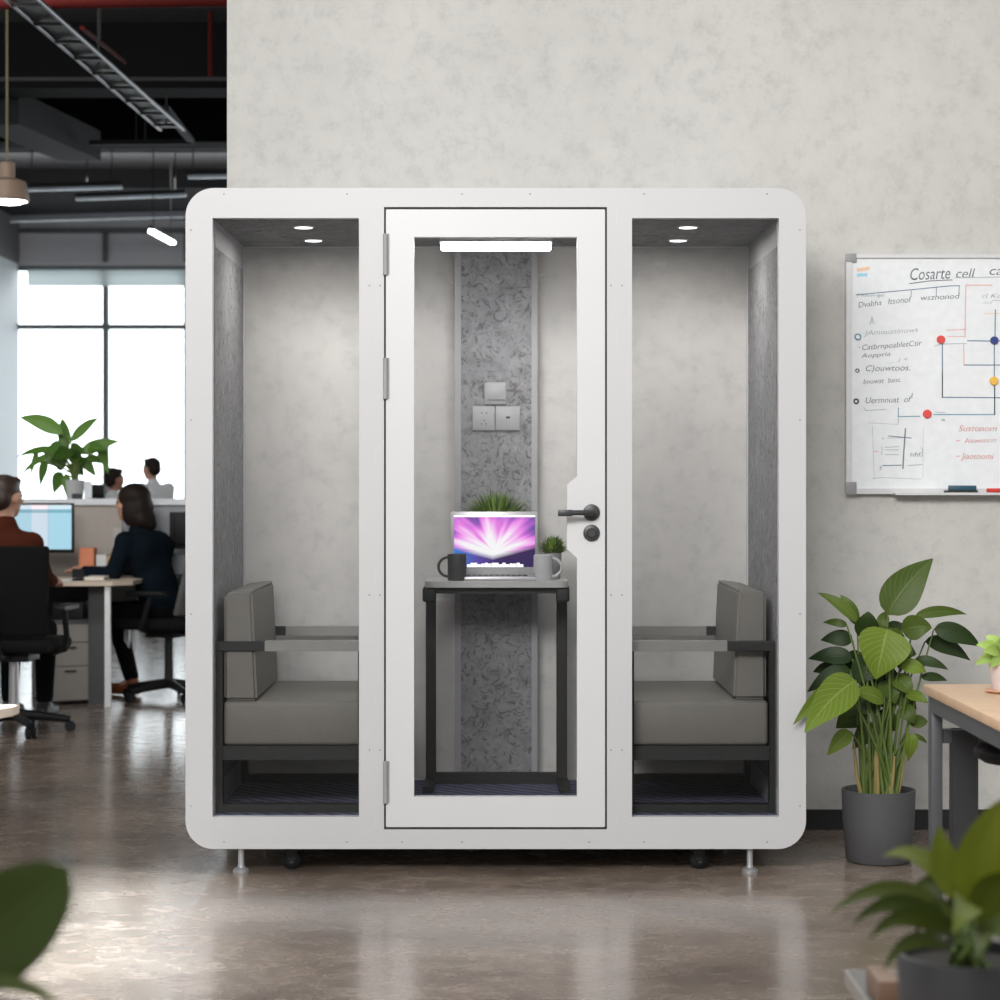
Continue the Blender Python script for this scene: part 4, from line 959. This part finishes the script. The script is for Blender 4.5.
    if hair == 'short':
        hp = [('s', H(0, -.018, .048), (.083, .094, .078), Re), ('s', H(0, -.055, .0), (.074, .058, .075), Re), ('s', H(0, .045, .088), (.060, .042, .026), Re)]
    else:
        hp = [('s', H(0, -.014, .040), (.092, .104, .088), Re), ('s', H(0, -.060, -.03), (.090, .070, .105), Re), ('s', H(0, -.075, -.10), (.098, .068, .075), Re), ('s', H(.064, -.01, -.05), (.034, .058, .09), Re), ('s', H(-.064, -.01, -.05), (.034, .058, .09), Re), ('s', H(0, -.10, -.13), (.075, .05, .045), Re)]
    blob('hair', hp, hairm, t, .011, 3)
    return t
def seated(lean=.05, hand_z=.775, hand_y=.50, knee_w=.10, H=0, hx=.16):
    return dict(pelvis=(0, 0, .53), chest=(0, lean*1.2, .86+H), neck=(0, lean*1.6, 1.06+H), head=(0, lean*2.3, 1.195+H), sh_l=(-.165, lean*1.3, .955+H), sh_r=(.165, lean*1.3, .955+H),
                el_l=(-.205, .12+lean, .76), el_r=(.205, .12+lean, .76), ha_l=(-hx, hand_y-.08, hand_z), ha_r=(hx, hand_y-.08, hand_z), kn_l=(-knee_w, .42, .50), kn_r=(knee_w, .42, .50), an_l=(-knee_w, .40, .09), an_r=(knee_w, .40, .09))
BROWN = mat('brown_sweater', (.060, .015, .008), .95, spec=.1, noise=(40, .1, 3)); NAVY = mat('dark_navy_sweater', (.004, .008, .013), .95, spec=.1, noise=(40, .1, 3))
JEANS = mat('black_trousers', (.004, .004, .005), .95, spec=.1); RUST = mat('rust_leather', (.22, .06, .02), .5); BLKS = mat('black_shoe', (.01, .01, .01), .5)
HAIR = mat('black_brown_hair', (.012, .007, .005), .6, spec=.2, noise=(90, .3, 2)); GREYS = mat('light_grey_shirt', (.68, .69, .70), .8)
# man in brown
my = 11.45; mX = pX(2, my)
J = seated(.03, .77, .44, H=.04); J['el_r'] = (.175, .19, .79); J['el_l'] = (-.175, .19, .79); J['sh_r'] = (.15, .04, .985); J['sh_l'] = (-.15, .04, .985)
person('person in a brown sweater seen from behind at a computer', (mX, my, 0), -.12, J, SKIN, BROWN, JEANS, BLKS, mat('brown_hair', (.035, .017, .010), .5, noise=(90, .3, 2)), 'short', -.38)
# woman in navy (faces left and away)
wy = 12.95; wx = pX(163, wy)
J = seated(.10, .775, .50, H=-.02)
J['sh_l'] = (-.18, .15, .985-.03); J['kn_l'] = (-.08, .42, .51); J['an_l'] = (-.10, .50, .09); J['an_r'] = (.06, .26, .09); J['el_l'] = (-.24, .20, .76); J['ha_l'] = (-.20, .44, .775)
J['head'] = (0, .22, 1.185); J['neck'] = (0, .165, 1.045); J['chest'] = (0, .10, .86)
person('person with dark bobbed hair in a navy sweater leaning on the desk', (wx, wy, 0), 1.15, J, SKIN, NAVY, JEANS, RUST, HAIR, 'bob', .25)
# two in the back
y3 = 20.5; x3 = pX(110, y3); J = seated(.03, .77, .44, H=.13)
person('person with short dark hair sitting behind the desk partition', (x3, y3, 0), -.5, J, SKINB, mat('white_tee', (.6, .6, .6), .8), JEANS, BLKS, HAIR, 'short', -.3)
y4 = 21.5; x4 = pX(160, y4)
J = dict(pelvis=(0, 0, .82), chest=(0, .06, 1.12), neck=(0, .10, 1.30), head=(0, .13, 1.435), sh_l=(-.18, .07, 1.235), sh_r=(.18, .07, 1.235), el_l=(-.24, .12, .97), el_r=(.24, .12, .97), ha_l=(-.16, .36, .95), ha_r=(.16, .36, .95),
         kn_l=(-.10, .02, .46), kn_r=(.10, .02, .46), an_l=(-.11, -.02, .09), an_r=(.11, -.02, .09))
person('person in a light grey shirt standing by the bright window', (x4, y4, 0), .9, J, SKIN, GREYS, JEANS, BLKS, HAIR, 'short', .0, 1.05)

# ------------------------------------------------------------------ office chairs
def office_chair(label, loc, rz, backm, top, armz=.66, back_pitch=.12, wide=.235):
    t = thing('office_chair', label, 'office chair', loc, 'office chairs at the desks'); WINV.pop(t.name, None); t.rotation_euler = (0, 0, rz)
    box('seat', -.24, .24, -.20, .26, .43, .50, BLACKF, t, .03, 3)
    bm = bmesh.new(); abox(bm, -wide, wide, -.02, .015, 0, top-.52, .016, 3)
    for v in bm.verts:
        v.co.y += -v.co.z*back_pitch+(v.co.x/wide)**2*.05; v.co.x *= 1-.10*max(0, .15-v.co.z)/.15
    bmesh.ops.translate(bm, vec=(0, -.22, .52), verts=bm.verts); build(bm, 'backrest', backm, t, smooth=True)
    bm = bmesh.new(); atube(bm, [(0, -.05, .41), (0, -.25, .42), (0, -.30, .55), (0, -.30-back_pitch*.1, .75)], [.022, .022, .018, .014], 10); build(bm, 'back_support', BLACKP, t, smooth=True)
    for s in (-1, 1):
        bm = bmesh.new(); atube(bm, [(s*.20, .02, .42), (s*.27, .02, .44), (s*.29, -.02, .52), (s*.29, -.06, armz-.02)], [.016]*4, 8); abox(bm, s*.29-.035, s*.29+.035, -.16, .10, armz-.02, armz+.01, .01)
        build(bm, 'armrest', BLACKP, t, smooth=True)
    box('seat_mechanism', -.11, .11, -.10, .10, .38, .43, BLACKP, t, .01)
    tube('gas_lift', [(0, 0, .09), (0, 0, .38)], [.028, .025], STEELG if backm is BLACKF else DARKM, t, seg=14)
    for i in range(5):
        a = 2*PI*i/5+.3; ex, ey = math.cos(a)*.29, math.sin(a)*.29
        l_ = tube('base_arm', [(0, 0, .10), (ex*.5, ey*.5, .085), (ex, ey, .065)], [.032, .024, .018], BLACKP, t, seg=8)
        bm = bmesh.new()
        for s in (-1, 1):
            n = V(-math.sin(a), math.cos(a), 0)*.016*s; atube(bm, [V(ex, ey, .029)+n*.5, V(ex, ey, .029)+n*1.4], .029, 14)
        build(bm, 'castor', BLACKP, l_, smooth=True)
    return t
GREYB = mat('grey_chair_shell', (.10, .10, .10), .6)
mc = office_chair('black mesh office chair under the person in brown', (pX(14, 11.2), 11.2, 0), -.10, BLACKF, .99, .67, wide=.262)
wc = office_chair('office chair with grey back under the person in navy', (pX(170, 12.95), 12.90, 0), 1.15, GREYB, 1.02, .66, .30)
sc2 = office_chair('office chair with dark back behind the desk partition', (x3, y3-.02, 0), -.5, BLACKF, .98, .66)

# ------------------------------------------------------------------ desks
dz = .735
dk = thing('office_desk', 'pale topped office desk with a silver leg near the booth', 'desk', (pX(60, 12.8), 12.8, 0))
dx1 = pX(134, 12.6)
bm = bmesh.new()
pts = [(-4.6, 12.42), (dx1-.25, 12.42), (dx1-.10, 12.45), (dx1, 12.56), (dx1+.01, 12.75), (dx1+.01, 13.22), (-4.6, 13.22)]
vs = [bm.verts.new((x, y, dz-.025)) for x, y in pts]; f = bm.faces.new(vs); e = bmesh.ops.extrude_face_region(bm, geom=[f])
bmesh.ops.translate(bm, vec=(0, 0, .025), verts=[v for v in e['geom'] if isinstance(v, bmesh.types.BMVert)]); build(bm, 'desk_top', WOODD, dk)
box('leg', pX(105.5, 12.5), pX(111, 12.5), 12.47, 12.51, 0, dz-.026, mat('silver_leg', (.8, .8, .8), .4), dk)
box('leg', pX(105.5, 12.5), pX(111, 12.5), 13.12, 13.16, 0, dz-.026, MATS['silver_leg'], dk)
box('end_panel', pX(89, 12.65), pX(105, 12.65), 12.63, 12.66, 0, dz-.026, mat('grey_panel', (.07, .07, .075), .6), dk, label='dark grey panel beside the silver leg')
box('modesty_panel', -4.6, pX(89, 12.95)+.0, 13.0, 13.02, .25, dz-.026, BLACKP, dk)
box('modesty_panel', pX(107, 13.0), pX(134, 13.0), 13.1, 13.12, .42, dz-.026, mat('pale_modesty', (.22, .22, .21), .6), dk)
# partition with white cap, standing on the desk
Yp = 13.30
pt = thing('desk_partition', 'long beige desk partition with a white top edge', 'partition', (pX(90, Yp), Yp, dz))
px1 = pX(330, Yp)
PB = mat('beige_partition', (.42, .38, .34), .8); PG = mat('grey_partition', (.33, .34, .36), .8)
box('panel', -4.8, pX(122, Yp), Yp, Yp+.03, .66, pZ(505, Yp), PB, pt); box('panel', pX(122, Yp)+.003, px1, Yp, Yp+.03, .66, pZ(505, Yp), PG, pt, label='grey partition panel')
box('top_cap', -4.8, px1, Yp-.02, Yp+.26, pZ(505, Yp)+.0005, pZ(499, Yp), mat('white_cap', (.75, .77, .80), .5), pt)
box('back_panel', -4.8, px1, Yp+.21, Yp+.24, .66, pZ(505, Yp), PG, pt)
for X in (-4.5, -2.9, px1-.1): box('partition_leg', X-.02, X+.02, Yp+.10, Yp+.14, 0, .66, DARKM, pt)
box('bottom_rail', -4.8, px1, Yp+.03, Yp+.21, .62, .66, DARKM, pt)
# cabinet
cb = thing('drawer_cabinet', 'grey metal drawer cabinet under the office desk', 'drawer cabinet', (0, 0, 0)); WINV.pop(cb.name, None)
CG = mat('cabinet_grey', (.30, .28, .26), .55); CGS = mat('cabinet_side_grey', (.11, .11, .115), .6)
h = .50; wd = .27; dp = .42
box('body', -wd/2, wd/2, 0, dp, .015, h, CGS, cb, .002, 1)
z_ = .025
for hh in (.20, .135, .105):
    d = box('drawer', -wd/2+.003, wd/2-.003, -.018, -.0005, z_, z_+hh, CG, cb, .002, 1)
    if hh > .11: box('handle', -.035, .035, -.026, -.0185, z_+hh-.03, z_+hh-.022, DARKM, d)
    z_ += hh+.004
for a, b in ((-.11, .03), (.11, .03), (-.11, .38), (.11, .38)): tube('caster', [(a, b, 0), (a, b, .015)], .015, BLACKP, cb, seg=8)
cb.location = (pX(69, 12.60), 12.62, 0); cb.rotation_euler = (0, 0, .42)
# under-desk box
o = box('storage_box', pX(56, 12.8), pX(86, 12.8), 12.70, 12.95, h+.001, h+.10, mat('dark_box', (.02, .02, .02), .6), None, .003)
o.location = (0, 0, 0); tag(o, 'black storage box on top of the drawer cabinet', 'box')
# monitors
def monitor(label, px0, px1, py0, py1, Y, face, zfoot, rz=0, m=None):
    xa, xb, za, zb = pX(px0, Y), pX(px1, Y), pZ(py1, Y), pZ(py0, Y); cx = (xa+xb)/2
    t = thing('monitor', label, 'monitor', (cx, Y, zfoot))
    box('casing', xa, xb, Y, Y+.035, za, zb, BLACKP, t, .004)
    if face: 
        bm = bmesh.new(); uvl = bm.loops.layers.uv.new('UVMap')
        f = bm.faces.new([bm.verts.new(v) for v in ((xa+.012, Y-.0012, za+.022), (xb-.012, Y-.0012, za+.022), (xb-.012, Y-.0012, zb-.012), (xa+.012, Y-.0012, zb-.012))])
        for l_, u in zip(f.loops, ((0, 0), (1, 0), (1, 1), (0, 1))): l_[uvl].uv = u
        build(bm, 'screen', m, t, recalc=False)
    else: box('back_cover', xa+.03, xb-.03, Y-.02, Y, za+.03, zb-.03, BLACKP, t, .008)
    box('stand', cx-.03, cx+.03, Y+.036, Y+.06, zfoot+.01, (za+zb)/2, DARKM, t); box('foot', cx-.11, cx+.11, Y-.05, Y+.12, zfoot, zfoot+.01, DARKM, t, .003)
def m_mon():
    m, nt, b, tc = newmat('monitor_picture'); sp = nt.nodes.new('ShaderNodeSeparateXYZ'); nt.links.new(tc.outputs['UV'], sp.inputs[0])
    r = ramp(nt, [(0, (.42, .66, .78)), (.80, (.45, .70, .80)), (.82, (.20, .42, .52)), (.89, (.24, .46, .56)), (.90, (.72, .82, .90)), (1, (.72, .82, .90))], 'CONSTANT'); nt.links.new(sp.outputs[1], r.inputs[0])
    r2 = ramp(nt, [(0, (1, 1, 1)), (.60, (1, 1, 1)), (.62, (1.5, 1.12, 1.08)), (.77, (.95, .97, .98)), (.79, (.95, 1.05, 1.06))], 'CONSTANT'); nt.links.new(sp.outputs[0], r2.inputs[0])
    c = mixc(nt, r.outputs[0], r2.outputs[0], 1.0, 'MULTIPLY'); nt.links.new(c, b.inputs['Emission Color']); b.inputs['Emission Strength'].default_value = .95
    b.inputs['Base Color'].default_value = (.01, .01, .01, 1); b.inputs['Roughness'].default_value = .3; return m
monitor('large monitor with a pale blue screen in front of the person in brown', -36, 73.5, 503, 553, 12.9, True, dz, m=m_mon())
monitor('dark monitor seen from behind at the right end of the partition', 169.5, 215, 512, 549, 13.1, False, dz)
# right-hand desk (under that monitor, behind the navy person)
dk2 = thing('office_desk', 'second office desk behind the person in navy', 'desk', (pX(200, 13.1), 13.1, 0))
box('desk_top', dx1+.27, px1, 12.95, 13.28, dz-.025, dz-.0005, WOODD, dk2)
for X in (dx1+.33, px1-.08): box('leg', X, X+.03, 13.2, 13.23, 0, dz-.026, DARKM, dk2)
# far desk with its monitor and things
dk3 = thing('office_desk', 'desk behind the partition where the far people work', 'desk', (pX(100, 19.6), 19.6, 0))
box('desk_top', -4.6, -2.6, 19.2, 20.0, .71, .735, WOODD, dk3)
for X in (-4.55, -2.68): 
    for yy in (19.25, 19.92): box('leg', X, X+.04, yy, yy+.04, 0, .709, DARKM, dk3)
monitor('small dark monitor just left of the far seated person', 88, 104.5, 484, 500, 18.0+1.4, False, .735)
# things on the near desk
def dbox(name, label, cat, x0, x1, y0, y1, Y, dep, m, z0=None):
    za = dz if z0 is None else z0
    o = box(name, pX(x0, Y), pX(x1, Y), Y, Y+dep, za, max(za+.004, pZ(y0, Y)), m, None, .002, 1); tag(o, label, cat); return o
dbox('paper_box', 'orange paper box between monitor and partition', 'box', 79, 94, 548, 0, 12.98, .10, mat('orange_card', (.70, .25, .13), .7))
dbox('desk_tray', 'black desk tray in front of the orange box', 'tray', 72, 92, 569, 0, 12.90, .13, BLACKP)
dbox('paper_box', 'tan cardboard box beside the orange box', 'box', 107, 119, 556, 0, 12.98, .10, mat('tan_card', (.60, .38, .20), .7))
dbox('book', 'white book lying beside the tan cardboard box', 'book', 96, 106.5, 555, 0, 13.0, .12, mat('white_book', (.7, .7, .7), .6))
dbox('paper_sheet', 'white paper lying near the front edge of the desk', 'paper', 56, 70, 580, 0, 12.50, .20, mat('paper_white', (.75, .72, .70), .7))
dbox('notebook', 'pale notebook under the hands of the person in navy', 'notebook', 84, 104, 577, 0, 12.60, .22, mat('notebook_cream', (.72, .66, .58), .7))
dbox('phone', 'dark phone on the desk beside the white paper', 'phone', 72, 82, 579, 0, 12.55, .12, BLACKP)
dbox('desk_organizer', 'clear plastic organizer standing against the partition', 'organizer', 113, 122, 528, 0, 13.20, .06, mat('frosted_plastic', (.45, .44, .43), .4))
# plant on the partition
cap = pZ(499, Yp); Y = Yp+.12; k = Y/F; c = V(pX(75, Y), Y, cap)
mp = thing('potted_plant', 'large leafy green plant in a grey pot on the partition', 'potted plant', c)
lathe('pot', c, [(0, 0), (8*k, 0), (9.5*k, 19*k), (8.7*k, 19*k), (8.5*k, 17*k), (0, 17*k)], mat('pale_grey_pot', (.42, .42, .42), .6), mp)
L = Leafer(); bst = bmesh.new()
def zo(x, y): return .2*x, 400+.2*y
for b, t_, wz, tn in [((315, 170), (95, 88), 85, .6), ((355, 210), (495, 88), 55, .5), ((400, 270), (598, 208), 70, .5), ((500, 230), (540, 370), 55, .55), ((290, 250), (85, 285), 40, .5), ((260, 270), (105, 375), 35, .45), ((230, 300), (200, 432), 50, .35),
                      ((310, 360), (268, 470), 70, .3), ((330, 370), (335, 488), 50, .5), ((330, 260), (310, 90), 70, .35), ((310, 250), (240, 240), 80, .3), ((400, 290), (480, 385), 60, .3), ((360, 280), (420, 250), 110, .3), ((420, 240), (530, 250), 60, .4),
                      ((330, 300), (300, 230), 110, .2), ((380, 330), (390, 250), 100, .15), ((430, 290), (530, 320), 45, .4), ((270, 330), (230, 250), 60, .3), ((350, 320), (420, 380), 70, .2), ((190, 250), (150, 385), 30, .45), ((330, 330), (250, 300), 90, .25)]:
    B, T = P(*zo(*b), Y+random.uniform(-.05, .05)), P(*zo(*t_), Y+random.uniform(-.12, .12)); d = T-B
    L.leaf(B, (B+T)/2+V(0, 0, d.length*.15), T, wz*.2*k, tone=tn, ns=10)
    r0 = c+V(random.uniform(-.02, .02), 0, 17*k); mid = r0.lerp(B, .5); mid.x = r0.x
    atube(bst, [r0*(1-t)**2+mid*2*t*(1-t)+B*t*t for t in [q_/5 for q_ in range(6)]], .004, 6)
L.done('foliage', m_leaf('monstera_leaf', (.02, .06, .01), (.16, .34, .04), veinamt=.2), mp); build(bst, 'stems', STEM, mp, smooth=True)
o = box('picture_frame', pX(84.5, Y), pX(89, Y), Y-.02, Y+.10, cap, pZ(481, Y), mat('white_frame', (.75, .77, .8), .5), None, .002, 1); tag(o, 'narrow white upright stand beside the plant pot', 'stand')
o = box('book', pX(73, Y-.07), pX(83, Y-.07), Y-.11, Y-.065, cap, pZ(493.5, Y-.07), mat('dark_book', (.03, .03, .035), .6), None, .001, 1); tag(o, 'dark book lying in front of the partition plant pot', 'book')
